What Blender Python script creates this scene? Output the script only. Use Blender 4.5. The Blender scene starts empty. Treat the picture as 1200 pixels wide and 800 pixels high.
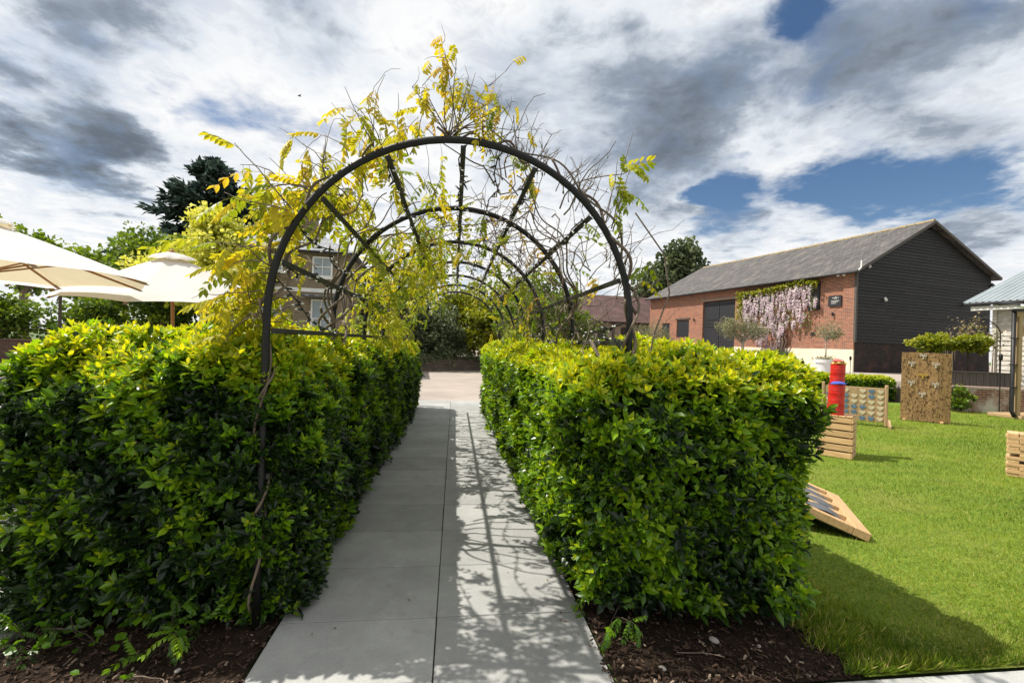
import bpy, math, random
import numpy as np
from mathutils import Vector, Matrix
random.seed(11); rng = np.random.default_rng(11)
SC = bpy.context.scene; COL = SC.collection
R = math.radians; PI = math.pi

# ---------------------------------------------------------------- camera
YAW, ROLL, PITCH = R(7.16), R(2.0), R(0.25)
cam = bpy.data.cameras.new('camera'); cam.lens = 16; cam.sensor_width = 36
cam.clip_start = 0.05; cam.clip_end = 2000
co = bpy.data.objects.new('camera', cam); COL.objects.link(co); SC.camera = co
fw = Vector((math.sin(YAW)*math.cos(PITCH), math.cos(YAW)*math.cos(PITCH), math.sin(PITCH)))
r0 = Vector((math.cos(YAW), -math.sin(YAW), 0)); u0 = r0.cross(fw)
cr = r0*math.cos(ROLL)+u0*math.sin(ROLL); cu = u0*math.cos(ROLL)-r0*math.sin(ROLL)
m = Matrix((cr, cu, -fw)).transposed().to_4x4(); m.translation = (0.1, 0, 1.65)
co.matrix_world = m

# ---------------------------------------------------------------- light
SUN_EL, SUN_AZ = R(56), R(17)
sdir = Vector((-math.cos(SUN_AZ)*math.cos(SUN_EL), math.sin(SUN_AZ)*math.cos(SUN_EL), math.sin(SUN_EL)))
sl = bpy.data.lights.new('sun', 'SUN'); sl.energy = 5.0; sl.angle = R(0.53); sl.color = (1, .95, .86)
so = bpy.data.objects.new('sun', sl); COL.objects.link(so)
so.rotation_euler = sdir.to_track_quat('Z', 'Y').to_euler(); so.location = sdir*40
SC.view_settings.view_transform = 'Standard'; SC.view_settings.look = 'None'
SC.view_settings.exposure = 0.52; SC.view_settings.gamma = 1
SC.cycles.max_bounces = 8; SC.cycles.transparent_max_bounces = 8; SC.cycles.use_denoising = True

def build_world():
    w = bpy.data.worlds.new('World'); SC.world = w; w.use_nodes = True
    N = w.node_tree.nodes; L = w.node_tree.links; N.clear()
    def nd(t, **k):
        n = N.new(t)
        for a, b in k.items(): setattr(n, a, b)
        return n
    def mth(op, a, b=None, c=None, clamp=False):
        n = nd('ShaderNodeMath', operation=op, use_clamp=clamp)
        for i, x in enumerate((a, b, c)):
            if x is None: continue
            if isinstance(x, (int, float)): n.inputs[i].default_value = x
            else: L.new(x, n.inputs[i])
        return n.outputs[0]
    def smooth(x, a, b):
        n = nd('ShaderNodeMapRange', interpolation_type='SMOOTHSTEP')
        L.new(x, n.inputs[0]); n.inputs[1].default_value = a; n.inputs[2].default_value = b
        return n.outputs[0]
    out = nd('ShaderNodeOutputWorld'); bg = nd('ShaderNodeBackground'); bg.inputs[1].default_value = 0.067
    sky = nd('ShaderNodeTexSky', sky_type='NISHITA', sun_disc=False, sun_elevation=SUN_EL,
             sun_rotation=math.atan2(sdir.x, sdir.y), air_density=1.0, dust_density=.15, ozone_density=3.0)
    tc = nd('ShaderNodeTexCoord'); sep = nd('ShaderNodeSeparateXYZ'); L.new(tc.outputs['Generated'], sep.inputs[0])
    zz = mth('ADD', mth('MAXIMUM', sep.outputs[2], 0.0), 0.16)
    cmb = nd('ShaderNodeCombineXYZ')
    L.new(mth('DIVIDE', sep.outputs[0], zz), cmb.inputs[0]); L.new(mth('DIVIDE', sep.outputs[1], zz), cmb.inputs[1])
    def noise(scale, detail, rough, dist=0.0, off=0.0, vec=None):
        mp = nd('ShaderNodeMapping'); mp.inputs['Location'].default_value = (off, off*.7, off*.3)
        L.new(vec or cmb.outputs[0], mp.inputs[0])
        n = nd('ShaderNodeTexNoise'); n.inputs['Scale'].default_value = scale; n.inputs['Detail'].default_value = detail
        n.inputs['Roughness'].default_value = rough; n.inputs['Distortion'].default_value = dist
        L.new(mp.outputs[0], n.inputs[0]); return n.outputs['Fac']
    big = noise(1.15, 9, .56, .35, 3.1); med = noise(3.2, 8, .6, .3, 9.4); fine = noise(9, 6, .65, .6, 1.7)
    wn = nd('ShaderNodeTexNoise'); wn.inputs['Scale'].default_value = 3.4; wn.inputs['Detail'].default_value = 7; wn.inputs['Roughness'].default_value = .6; L.new(cmb.outputs[0], wn.inputs['Vector'])
    wc = nd('ShaderNodeVectorMath', operation='SUBTRACT'); L.new(wn.outputs['Color'], wc.inputs[0]); wc.inputs[1].default_value = (.5, .5, .5)
    ws = nd('ShaderNodeVectorMath', operation='MULTIPLY'); L.new(wc.outputs[0], ws.inputs[0]); ws.inputs[1].default_value = (.26, .26, .15)
    wa = nd('ShaderNodeVectorMath', operation='ADD'); L.new(tc.outputs['Generated'], wa.inputs[0]); L.new(ws.outputs[0], wa.inputs[1])
    dirv = nd('ShaderNodeVectorMath', operation='NORMALIZE'); L.new(wa.outputs[0], dirv.inputs[0])
    # let the lobes wander with the noise so that cloud edges stay ragged
    def lobe(d, k):
        v = Vector(d).normalized()
        n = nd('ShaderNodeVectorMath', operation='DOT_PRODUCT'); L.new(dirv.outputs[0], n.inputs[0])
        n.inputs[1].default_value = v
        return mth('POWER', mth('MAXIMUM', n.outputs[1], 0.0), k)
    def total(lst):
        s = None
        for d, k, a in lst:
            t = mth('MULTIPLY', lobe(d, k), a)
            s = t if s is None else mth('ADD', s, t)
        return s
    gaps = total(GAPS); dark = total(DARK)
    cov = mth('SUBTRACT', mth('ADD', mth('MULTIPLY', big, .75), mth('MULTIPLY', med, .35)), gaps)
    cov = mth('ADD', cov, mth('MULTIPLY', dark, .25))
    alpha = smooth(cov, .30, .50)
    # thin high cloud with blue streaks in it
    thin = mth('MULTIPLY', smooth(mth('ADD', mth('MULTIPLY', fine, .5), mth('MULTIPLY', med, .6)), .42, .60), .30)
    alpha = mth('MULTIPLY', alpha, mth('ADD', thin, .72), clamp=True)
    shade = mth('ADD', mth('MULTIPLY', mth('SUBTRACT', big, .52), 1.5), mth('MULTIPLY', mth('SUBTRACT', med, .5), .7))
    shade = mth('ADD', shade, dark)
    shade = smooth(mth('ADD', shade, mth('MULTIPLY', mth('SUBTRACT', fine, .5), .28)), -.02, .76)
    ccol = nd('ShaderNodeValToRGB'); e = ccol.color_ramp.elements
    e[0].position = 0; e[0].color = (1, 1, 1, 1); e[1].position = 1; e[1].color = (.15, .18, .225, 1)
    for p, c in ((.3, (.79, .84, .90, 1)), (.62, (.34, .395, .475, 1))):
        x = e.new(p); x.color = c
    L.new(shade, ccol.inputs[0])
    tint = nd('ShaderNodeVectorMath', operation='SCALE'); tint.inputs['Scale'].default_value = 10.4
    L.new(ccol.outputs[0], tint.inputs[0])
    mix = nd('ShaderNodeMix', data_type='RGBA'); L.new(alpha, mix.inputs['Factor'])
    hs = nd('ShaderNodeHueSaturation'); hs.inputs['Saturation'].default_value = 1.1; hs.inputs['Value'].default_value = 1.0; L.new(sky.outputs[0], hs.inputs['Color']); L.new(hs.outputs[0], mix.inputs['A']); L.new(tint.outputs[0], mix.inputs['B'])
    L.new(mix.outputs['Result'], bg.inputs[0]); L.new(bg.outputs[0], out.inputs[0])
# cloud banks and blue openings, as world directions: (direction, tightness, amount)
GAPS = [((.498, .687, .529), 300, .36), ((.607, .667, .431), 240, .34), ((.696, .536, .478), 280, .34),
        ((.517, .807, .286), 240, .28), ((.460, .830, .310), 320, .16), ((.640, .700, .300), 280, .33), ((.752, .595, .284), 260, .38), ((.700, .650, .290), 280, .12),
        ((-.402, .817, .415), 160, .12), ((.508, .726, .464), 500, -.14), ((.680, .633, .368), 300, -.20), ((.590, .724, .358), 300, -.18), ((.395, .872, .290), 300, -.16), ((.748, .553, .366), 300, -.14)]
DARK = [((-.601, .736, .311), 200, .44), ((-.549, .793, .264), 420, .38), ((-.601, .769, .218), 500, .30), ((-.512, .729, .454), 220, .34), ((-.585, .699, .411), 300, .14),
        ((-.228, .821, .524), 220, .30), ((.226, .861, .456), 50, .40), ((.395, .843, .364), 130, .32), ((.05, .86, .50), 150, .20),
        ((.463, .759, .458), 110, .30), ((.661, .610, .437), 90, .20), ((.764, .614, .199), 160, .32), ((.529, .821, .217), 260, .24),
        ((.766, .553, .350), 200, .16), ((.60, .62, .51), 160, .22)]
build_world()

# ---------------------------------------------------------------- mesh builder
def _cbox_template():
    ids = {}; corners = [(x, y, z) for x in (-1, 1) for y in (-1, 1) for z in (-1, 1)]
    rows = []
    for c in corners:
        for a in range(3): ids[(c, a)] = len(rows); rows.append((c, a))
    F = []
    for a in range(3):
        b, c = [(1, 2), (2, 0), (0, 1)][a]
        for s in (-1, 1):
            q = []
            for sb, sc_ in ((-1, -1), (1, -1), (1, 1), (-1, 1)):
                k = [0, 0, 0]; k[a] = s; k[b] = sb; k[c] = sc_; q.append(ids[(tuple(k), a)])
            F.append(q if s > 0 else q[::-1])
    for c in range(3):
        a, b = [(1, 2), (2, 0), (0, 1)][c]
        for sa in (-1, 1):
            for sb in (-1, 1):
                k1 = [0, 0, 0]; k1[a] = sa; k1[b] = sb; k1[c] = -1; k2 = list(k1); k2[c] = 1
                q = [ids[(tuple(k1), a)], ids[(tuple(k1), b)], ids[(tuple(k2), b)], ids[(tuple(k2), a)]]
                F.append(q if sa*sb > 0 else q[::-1])
    T = []
    for c in corners:
        t = [ids[(c, a)] for a in range(3)]; T.append(t if c[0]*c[1]*c[2] > 0 else t[::-1])
    return rows, np.array(F), np.array(T)
_CR, _CF, _CT = _cbox_template()
_BV = np.array([(x, y, z) for x in (-1, 1) for y in (-1, 1) for z in (-1, 1)], float)
_BF = np.array([(0, 1, 3, 2), (4, 6, 7, 5), (0, 4, 5, 1), (2, 3, 7, 6), (0, 2, 6, 4), (1, 5, 7, 3)])

class MB:
    def __init__(s): s.v = []; s.f = {3: [], 4: []}; s.a = []; s.n = 0
    def add(s, v, f, a=.5):
        v = np.asarray(v, float).reshape(-1, 3); f = np.asarray(f, int)
        if len(v) == 0: return s
        s.f[f.shape[1]].append(f+s.n); s.v.append(v)
        s.a.append(np.full(len(v), a) if np.isscalar(a) else np.asarray(a, float)); s.n += len(v); return s
    def box(s, c, d, rz=0, rot=None, a=.5):
        v = _BV*np.array(d)/2
        if rz: rot = np.array(Matrix.Rotation(rz, 3, 'Z'))
        if rot is not None: v = v @ np.array(rot).T
        return s.add(v+np.array(c), _BF, a)
    def cbox(s, c, d, b=.004, rz=0, rot=None, a=.5):
        d = np.array(d, float)/2; b = min(b, d.min()*.45)
        v = np.array([[cc[k]*(d[k]-(0 if k == ax else b)) for k in range(3)] for cc, ax in _CR])
        if rz: rot = np.array(Matrix.Rotation(rz, 3, 'Z'))
        if rot is not None: v = v @ np.array(rot).T
        v = v+np.array(c); n0 = s.n
        s.add(v, _CF, a); s.f[3].append(_CT+n0); return s
    def bar(s, p, q, w, h, a=.5):
        p = Vector(p); q = Vector(q); d = q-p; y = d.normalized()
        up = Vector((0, 0, 1)) if abs(y.z) < .95 else Vector((1, 0, 0))
        x = y.cross(up).normalized(); z = x.cross(y)
        return s.cbox((p+q)/2, (w, d.length, h), rot=np.array(Matrix((x, y, z)).transposed()), a=a)
    def tube(s, pts, rad, n=6, a=.5, closed_end=True):
        P = np.asarray(pts, float); k = len(P)
        rad = np.full(k, rad) if np.isscalar(rad) else np.asarray(rad, float)
        T = np.gradient(P, axis=0); T /= np.linalg.norm(T, axis=1)[:, None]+1e-9
        u = np.cross(T[0], (0, 0, 1.)); 
        if np.linalg.norm(u) < .1: u = np.cross(T[0], (1., 0, 0))
        u /= np.linalg.norm(u); U = [u]
        for i in range(1, k):
            u = U[-1]-T[i]*np.dot(U[-1], T[i]); u /= np.linalg.norm(u)+1e-9; U.append(u)
        U = np.array(U); W = np.cross(T, U)
        an = np.arange(n)*2*PI/n
        V = P[:, None]+rad[:, None, None]*(np.cos(an)[None, :, None]*U[:, None]+np.sin(an)[None, :, None]*W[:, None])
        i, j = np.meshgrid(np.arange(k-1), np.arange(n), indexing='ij'); j2 = (j+1) % n
        F = np.stack([i*n+j, i*n+j2, (i+1)*n+j2, (i+1)*n+j], -1).reshape(-1, 4)
        n0 = s.n; s.add(V.reshape(-1, 3), F, a)
        if closed_end:
            t = [(0, x+1, x) for x in range(1, n-1)]+[((k-1)*n, (k-1)*n+x, (k-1)*n+x+1) for x in range(1, n-1)]
            s.f[3].append(np.array(t)+n0)
        return s
    def lathe(s, prof, c=(0, 0, 0), n=16, a=.5):
        P = np.array(prof, float); k = len(P); an = np.arange(n)*2*PI/n
        V = np.stack([P[:, 0, None]*np.cos(an), P[:, 0, None]*np.sin(an), np.repeat(P[:, 1, None], n, 1)], -1)+np.array(c)
        i, j = np.meshgrid(np.arange(k-1), np.arange(n), indexing='ij'); j2 = (j+1) % n
        return s.add(V.reshape(-1, 3), np.stack([i*n+j, i*n+j2, (i+1)*n+j2, (i+1)*n+j], -1).reshape(-1, 4), a)
    def prism(s, poly, z0, z1, a=.5):
        k = len(poly); v = [(x, y, z0) for x, y in poly]+[(x, y, z1) for x, y in poly]
        s.add(v, [(i, (i+1) % k, k+(i+1) % k, k+i) for i in range(k)], a); n0 = s.n-2*k
        c = len(poly)
        t = [(0, i+1, i) for i in range(1, c-1)]+[(c, c+i, c+i+1) for i in range(1, c-1)]
        s.f[3].append(np.array(t)+n0); return s
    def xform(s, rot, loc):
        s.v = [v @ np.array(rot).T+np.array(loc) for v in s.v]; return s
    def mesh(s, name, mat, smooth=False):
        me = bpy.data.meshes.new(name)
        V = np.concatenate(s.v); f3 = np.concatenate(s.f[3]) if s.f[3] else np.zeros((0, 3), int)
        f4 = np.concatenate(s.f[4]) if s.f[4] else np.zeros((0, 4), int)
        me.vertices.add(len(V)); me.vertices.foreach_set('co', V.astype(np.float32).ravel())
        nl = f3.size+f4.size; me.loops.add(nl)
        me.loops.foreach_set('vertex_index', np.concatenate([f3.ravel(), f4.ravel()]).astype(np.int32))
        me.polygons.add(len(f3)+len(f4))
        st = np.concatenate([np.arange(len(f3))*3, f3.size+np.arange(len(f4))*4]).astype(np.int32)
        me.polygons.foreach_set('loop_start', st)
        me.polygons.foreach_set('use_smooth', np.full(len(st), bool(smooth)))
        at = me.attributes.new('rnd', 'FLOAT', 'POINT'); at.data.foreach_set('value', np.concatenate(s.a).astype(np.float32))
        me.update(calc_edges=True); me.materials.append(mat); return me
    def build(s, name, mat, parent=None, smooth=False, **k):
        return link(name, s.mesh(name, mat, smooth), parent, **k)

def link(name, me, parent=None, loc=None, label=None, cat=None, group=None, kind=None, rot=None):
    o = bpy.data.objects.new(name, me); COL.objects.link(o)
    if parent: o.parent = parent
    if loc is not None: o.location = loc
    if rot is not None: o.rotation_euler = rot
    if label: o['label'] = label
    if cat: o['category'] = cat
    if group: o['group'] = group
    if kind: o['kind'] = kind
    return o
def thing(name, label, cat, loc=(0, 0, 0), rz=0, group=None):
    return link(name, None, None, loc, label, cat, group, None, (0, 0, rz))

# ---------------------------------------------------------------- materials
MATS = {}
def material(name):
    mt = bpy.data.materials.new(name); mt.use_nodes = True; N = mt.node_tree.nodes; N.clear()
    return mt, N, mt.node_tree.links
def setn(L, n, k, v):
    i = n.inputs[k]
    if hasattr(v, 'is_output') or isinstance(v, bpy.types.NodeSocket): L.new(v, i)
    else: i.default_value = v
def rgba(c): return (*c, 1)
def ramp(N, L, fac, stops):
    r = N.new('ShaderNodeValToRGB'); e = r.color_ramp.elements
    while len(e) > 1: e.remove(e[0])
    e[0].position = stops[0][0]; e[0].color = rgba(stops[0][1])
    for p, c in stops[1:]: x = e.new(p); x.color = rgba(c)
    L.new(fac, r.inputs[0]); return r.outputs[0]
def texnoise(N, L, scale, detail=5, rough=.55, vec=None, dist=0):
    n = N.new('ShaderNodeTexNoise')
    for k, v in (('Scale', scale), ('Detail', detail), ('Roughness', rough), ('Distortion', dist)): n.inputs[k].default_value = v
    if vec is not None: L.new(vec, n.inputs['Vector'])
    return n.outputs['Fac']
def mixc(N, L, f, a, b, mode='MIX'):
    n = N.new('ShaderNodeMix'); n.data_type = 'RGBA'; n.blend_type = mode
    setn(L, n, 'Factor', f); setn(L, n, 'A', rgba(a) if isinstance(a, tuple) else a); setn(L, n, 'B', rgba(b) if isinstance(b, tuple) else b)
    return n.outputs['Result']
def coords(N, L, stretch=(1, 1, 1), out='Object'):
    t = N.new('ShaderNodeTexCoord'); mp = N.new('ShaderNodeMapping'); mp.inputs['Scale'].default_value = stretch
    L.new(t.outputs[out], mp.inputs[0]); return mp.outputs[0]
def finish(mt, N, L, color, rough=.6, bump=None, strength=.3, dist=.01, metal=0, spec=.5):
    o = N.new('ShaderNodeOutputMaterial'); b = N.new('ShaderNodeBsdfPrincipled')
    setn(L, b, 'Base Color', rgba(color) if isinstance(color, tuple) else color); setn(L, b, 'Roughness', rough)
    b.inputs['Metallic'].default_value = metal; b.inputs['Specular IOR Level'].default_value = spec
    if bump is not None:
        bn = N.new('ShaderNodeBump'); bn.inputs['Strength'].default_value = strength; bn.inputs['Distance'].default_value = dist
        L.new(bump, bn.inputs['Height']); L.new(bn.outputs[0], b.inputs['Normal'])
    L.new(b.outputs[0], o.inputs[0]); return mt
def simple(name, c1, c2=None, scale=6, rough=.6, stretch=(1, 1, 1), bump=.15, metal=0, obj=0.0, dist=.005, spec=.5, detail=5):
    """mottled surface: two colours mixed by noise, with fine relief and an optional tone of its own per object"""
    if name in MATS: return MATS[name]
    mt, N, L = material(name); t = N.new('ShaderNodeTexCoord'); mp = N.new('ShaderNodeMapping'); mp.inputs['Scale'].default_value = stretch
    oi = N.new('ShaderNodeObjectInfo'); mk = N.new('ShaderNodeMath'); mk.operation = 'MULTIPLY'; mk.inputs[1].default_value = 61.0
    L.new(oi.outputs['Random'], mk.inputs[0]); ad = N.new('ShaderNodeVectorMath'); L.new(t.outputs['Object'], ad.inputs[0]); L.new(mk.outputs[0], ad.inputs[1])
    L.new(ad.outputs[0], mp.inputs[0]); v = mp.outputs[0]
    n = texnoise(N, L, scale, detail, .6, v); c2 = c2 or tuple(x*.7 for x in c1)
    col = ramp(N, L, n, [(.3, c2), (.7, c1)])
    if obj:
        mr = N.new('ShaderNodeMapRange'); L.new(oi.outputs['Random'], mr.inputs[0]); mr.inputs[3].default_value = 1-obj; mr.inputs[4].default_value = 1+obj
        vm = N.new('ShaderNodeVectorMath'); vm.operation = 'SCALE'; L.new(col, vm.inputs[0]); L.new(mr.outputs[0], vm.inputs['Scale']); col = vm.outputs[0]
    f = texnoise(N, L, scale*6, 4, .6, v)
    MATS[name] = finish(mt, N, L, col, rough, f if bump else None, bump, dist, metal, spec); return MATS[name]
def leafmat(name, stops, trans=.4, ttint=(1.25, 1.3, .6), rough=.45, spec=.5):
    """leaf: colour by the leaf's own age value, part of the light passes through"""
    mt, N, L = material(name)
    a = N.new('ShaderNodeAttribute'); a.attribute_name = 'rnd'
    col = ramp(N, L, a.outputs['Fac'], stops)
    nz = texnoise(N, L, 14, 2, .5, coords(N, L)); 
    hv = N.new('ShaderNodeHueSaturation'); L.new(col, hv.inputs['Color'])
    mr = N.new('ShaderNodeMapRange'); L.new(nz, mr.inputs[0]); mr.inputs[3].default_value = .7; mr.inputs[4].default_value = 1.3
    L.new(mr.outputs[0], hv.inputs['Value'])
    o = N.new('ShaderNodeOutputMaterial'); b = N.new('ShaderNodeBsdfPrincipled'); t = N.new('ShaderNodeBsdfTranslucent')
    L.new(hv.outputs[0], b.inputs['Base Color']); b.inputs['Roughness'].default_value = rough; b.inputs['Specular IOR Level'].default_value = spec
    L.new(mixc(N, L, 1.0, hv.outputs[0], ttint, 'MULTIPLY'), t.inputs['Color'])
    mx = N.new('ShaderNodeMixShader'); mx.inputs[0].default_value = trans
    L.new(b.outputs[0], mx.inputs[1]); L.new(t.outputs[0], mx.inputs[2]); L.new(mx.outputs[0], o.inputs[0]); return mt
def brickmat(name, c1, c2, mortar, bw=.225, bh=.075, mo=.011, dirt=None, rough=.85, strength=.6, squash=False):
    mt, N, L = material(name); t = N.new('ShaderNodeTexCoord'); s = N.new('ShaderNodeSeparateXYZ'); L.new(t.outputs['Object'], s.inputs[0])
    ad = N.new('ShaderNodeMath'); L.new(s.outputs[0], ad.inputs[0]); L.new(s.outputs[1], ad.inputs[1])
    cb = N.new('ShaderNodeCombineXYZ'); L.new(ad.outputs[0], cb.inputs[0]); L.new(s.outputs[2], cb.inputs[1])
    b = N.new('ShaderNodeTexBrick'); L.new(cb.outputs[0], b.inputs['Vector'])
    for k, v in (('Scale', 1), ('Brick Width', bw), ('Row Height', bh), ('Mortar Size', mo), ('Bias', 0), ('Mortar Smooth', .2)): b.inputs[k].default_value = v
    nz = texnoise(N, L, 1.3, 6, .6, t.outputs['Object']); nf = texnoise(N, L, 11, 4, .6, t.outputs['Object'])
    a_ = mixc(N, L, nf, c1, tuple(x*.6 for x in c1)); b_ = mixc(N, L, nf, c2, tuple(x*.65 for x in c2))
    L.new(a_, b.inputs['Color1']); L.new(b_, b.inputs['Color2']); b.inputs['Mortar'].default_value = rgba(mortar)
    col = b.outputs['Color']
    if dirt:
        fac = ramp(N, L, nz, [(.5, (0, 0, 0)), (.66, (1, 1, 1))]); col = mixc(N, L, fac, col, dirt)
    inv = N.new('ShaderNodeMath'); inv.operation = 'SUBTRACT'; inv.inputs[0].default_value = 1; L.new(b.outputs['Fac'], inv.inputs[1])
    return finish(mt, N, L, col, rough, inv.outputs[0], strength, .012, spec=.2)

M = {}
M['tarmac'] = simple('tarmac', (.36, .31, .27), (.26, .225, .195), .6, .9, bump=.4, spec=.2)
M['field'] = simple('field', (.08, .12, .025), (.045, .075, .018), .5, .95, bump=.5)
M['soil'] = simple('soil', (.045, .03, .02), (.018, .012, .009), 14, .95, bump=.8, dist=.03, spec=.1)
M['paver'] = simple('paver', (.365, .365, .352), (.26, .262, .255), 2.2, .75, bump=.12, obj=.10, dist=.003, spec=.3, detail=9)
def pavermat():
    '''smooth grey slab: cloudy tone, pale scuffs, dark specks, a tone of its own per slab'''
    mt, N, L = material('paving_slab'); g = N.new('ShaderNodeNewGeometry'); v = g.outputs['Position']
    a = texnoise(N, L, 2.6, 9, .62, v); b = texnoise(N, L, 9, 6, .6, v); sp = texnoise(N, L, 42, 3, .6, v); gr = texnoise(N, L, 160, 3, .7, v)
    c = ramp(N, L, a, [(.28, (.235, .237, .23)), (.72, (.355, .355, .34))])
    c = mixc(N, L, ramp(N, L, b, [(.56, (0, 0, 0)), (.74, (.38, .38, .38))]), c, (.46, .455, .43))
    c = mixc(N, L, ramp(N, L, b, [(.28, (.45, .45, .45)), (.42, (0, 0, 0))]), c, (.18, .18, .165))
    c = mixc(N, L, ramp(N, L, sp, [(.70, (0, 0, 0)), (.76, (.6, .6, .6))]), c, (.12, .115, .10))
    c = mixc(N, L, .16, c, ramp(N, L, gr, [(.3, (.1, .1, .1)), (.7, (.7, .7, .68))]))
    oi = N.new('ShaderNodeObjectInfo'); mr = N.new('ShaderNodeMapRange'); L.new(oi.outputs['Random'], mr.inputs[0]); mr.inputs[3].default_value = .88; mr.inputs[4].default_value = 1.1
    vm = N.new('ShaderNodeVectorMath'); vm.operation = 'SCALE'; L.new(c, vm.inputs[0]); L.new(mr.outputs[0], vm.inputs['Scale'])
    return finish(mt, N, L, vm.outputs[0], .72, gr, .12, .002, spec=.3)
M['paver'] = pavermat()
M['joint'] = simple('joint_sand', (.10, .095, .085), (.05, .048, .042), 20, .95)
M['palestone'] = simple('pale_stone', (.38, .365, .335), (.28, .27, .25), 3, .8, obj=.06)
M['black_metal'] = simple('black_metal', (.013, .012, .012), (.006, .006, .006), 9, .5, bump=.2, spec=.35)
M['old_metal'] = simple('weathered_metal', (.030, .029, .022), (.010, .010, .009), 7, .6, bump=.35)
M['cable'] = simple('black_cable', (.012, .012, .012), None, 8, .5, bump=0)
M['bulb'] = simple('clear_bulb', (.75, .75, .72), None, 8, .12, bump=0)
M['bark'] = simple('grey_bark', (.26, .215, .16), (.13, .10, .072), 16, .85, (1, 1, .3), bump=.6, dist=.01)
M['twig'] = simple('vine_bark', (.20, .15, .105), (.085, .062, .045), 22, .8, (1, 1, .3), bump=.4)
M['darktwig'] = simple('dark_twig', (.07, .048, .03), (.03, .022, .015), 18, .85, bump=.4)
M['greystem'] = simple('pale_olive_bark', (.42, .39, .33), (.24, .22, .18), 12, .85, bump=.5)
M['canvas'] = None
M['teak'] = simple('teak', (.42, .19, .06), (.27, .11, .035), 5, .5, (8, 8, .6), bump=.15)
M['pine'] = simple('pale_pine', (.60, .40, .20), (.42, .25, .11), 4, .65, (1, 9, 9), bump=.25, obj=.12)
M['oak'] = simple('green_oak', (.44, .30, .16), (.30, .19, .095), 4, .7, (9, 9, .8), bump=.3, obj=.05)
M['greywood'] = simple('weathered_wood', (.34, .28, .215), (.19, .155, .12), 5, .8, (1, 7, 7), bump=.4, obj=.12)
M['darkwood'] = simple('dark_planter_wood', (.10, .088, .075), (.055, .05, .045), 5, .8, (7, 7, .8), bump=.3, obj=.08)
M['tarboard'] = simple('tarred_board', (.019, .0175, .017), (.007, .007, .0075), 2, .62, (1, 5, 9), bump=.6, obj=.34, spec=.3)
M['blackpaint'] = simple('black_paint', (.022, .023, .027), (.015, .016, .019), 5, .5, (7, 7, 1), bump=.2)
M['whitewood'] = simple('flaking_white_boards', (.62, .60, .55), (.30, .26, .21), 7, .8, (1, 1, 4), bump=.4, obj=.06)
M['white'] = simple('white_paint', (.78, .77, .74), (.66, .65, .62), 4, .5, bump=.1)
M['render'] = simple('cream_render', (.76, .69, .53), (.62, .55, .42), 1.4, .85, bump=.3)
M['whitepot'] = simple('white_pot', (.74, .75, .76), (.66, .67, .69), 3, .45, bump=.05)
M['glass'] = simple('dark_window_glass', (.03, .035, .04), (.02, .024, .028), 2, .06, bump=0)
M['slate_chip'] = simple('grey_cloth', (.10, .105, .115), (.07, .073, .08), 10, .7)
M['galv'] = simple('blue_grey_sheet', (.27, .31, .325), (.20, .235, .25), 2, .45, bump=.1, metal=.1)
M['red'] = simple('red_tin', (.62, .022, .014), (.42, .014, .010), 6, .38, bump=.05)
M['bluebag'] = simple('blue_bag', (.05, .09, .42), None, 12, .8)
M['yellowbag'] = simple('yellow_bag', (.66, .45, .08), None, 12, .8)
M['redbag'] = simple('red_bag', (.60, .10, .08), None, 12, .8)
M['heartblue'] = simple('blue_heart', (.10, .19, .30), None, 8, .6)
M['heartcream'] = simple('cream_heart', (.66, .57, .38), None, 8, .6)
M['rope'] = simple('pale_hook', (.62, .60, .52), None, 9, .4)
M['gold'] = simple('gold_hook', (.62, .42, .06), None, 9, .35)
M['wicker'] = simple('grey_wicker', (.20, .19, .18), (.12, .115, .11), 60, .7, bump=.6)
M['stone'] = simple('pale_pebble', (.40, .36, .31), None, 9, .8)
M['bird'] = simple('dark_bird', (.02, .02, .02), None, 5, .7)
M['brick'] = brickmat('red_brick', (.42, .145, .075), (.20, .068, .05), (.36, .28, .21))
M['oldbrick'] = brickmat('old_brick', (.30, .125, .075), (.20, .085, .06), (.30, .26, .21), dirt=(.52, .48, .43))
M['darkbrick'] = brickmat('dark_garden_brick', (.13, .065, .045), (.085, .045, .035), (.12, .10, .08))  # plain dark brown brick tones
M['tarbrick'] = brickmat('tarred_brick', (.055, .040, .036), (.030, .026, .026), (.030, .028, .026), dirt=(.075, .042, .034))
M['housebrick'] = brickmat('brown_house_brick', (.29, .215, .135), (.20, .15, .095), (.30, .26, .20))
M['rubble'] = brickmat('rubble_stone', (.20, .155, .125), (.12, .10, .08), (.09, .08, .065), .42, .16, .03)
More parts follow.
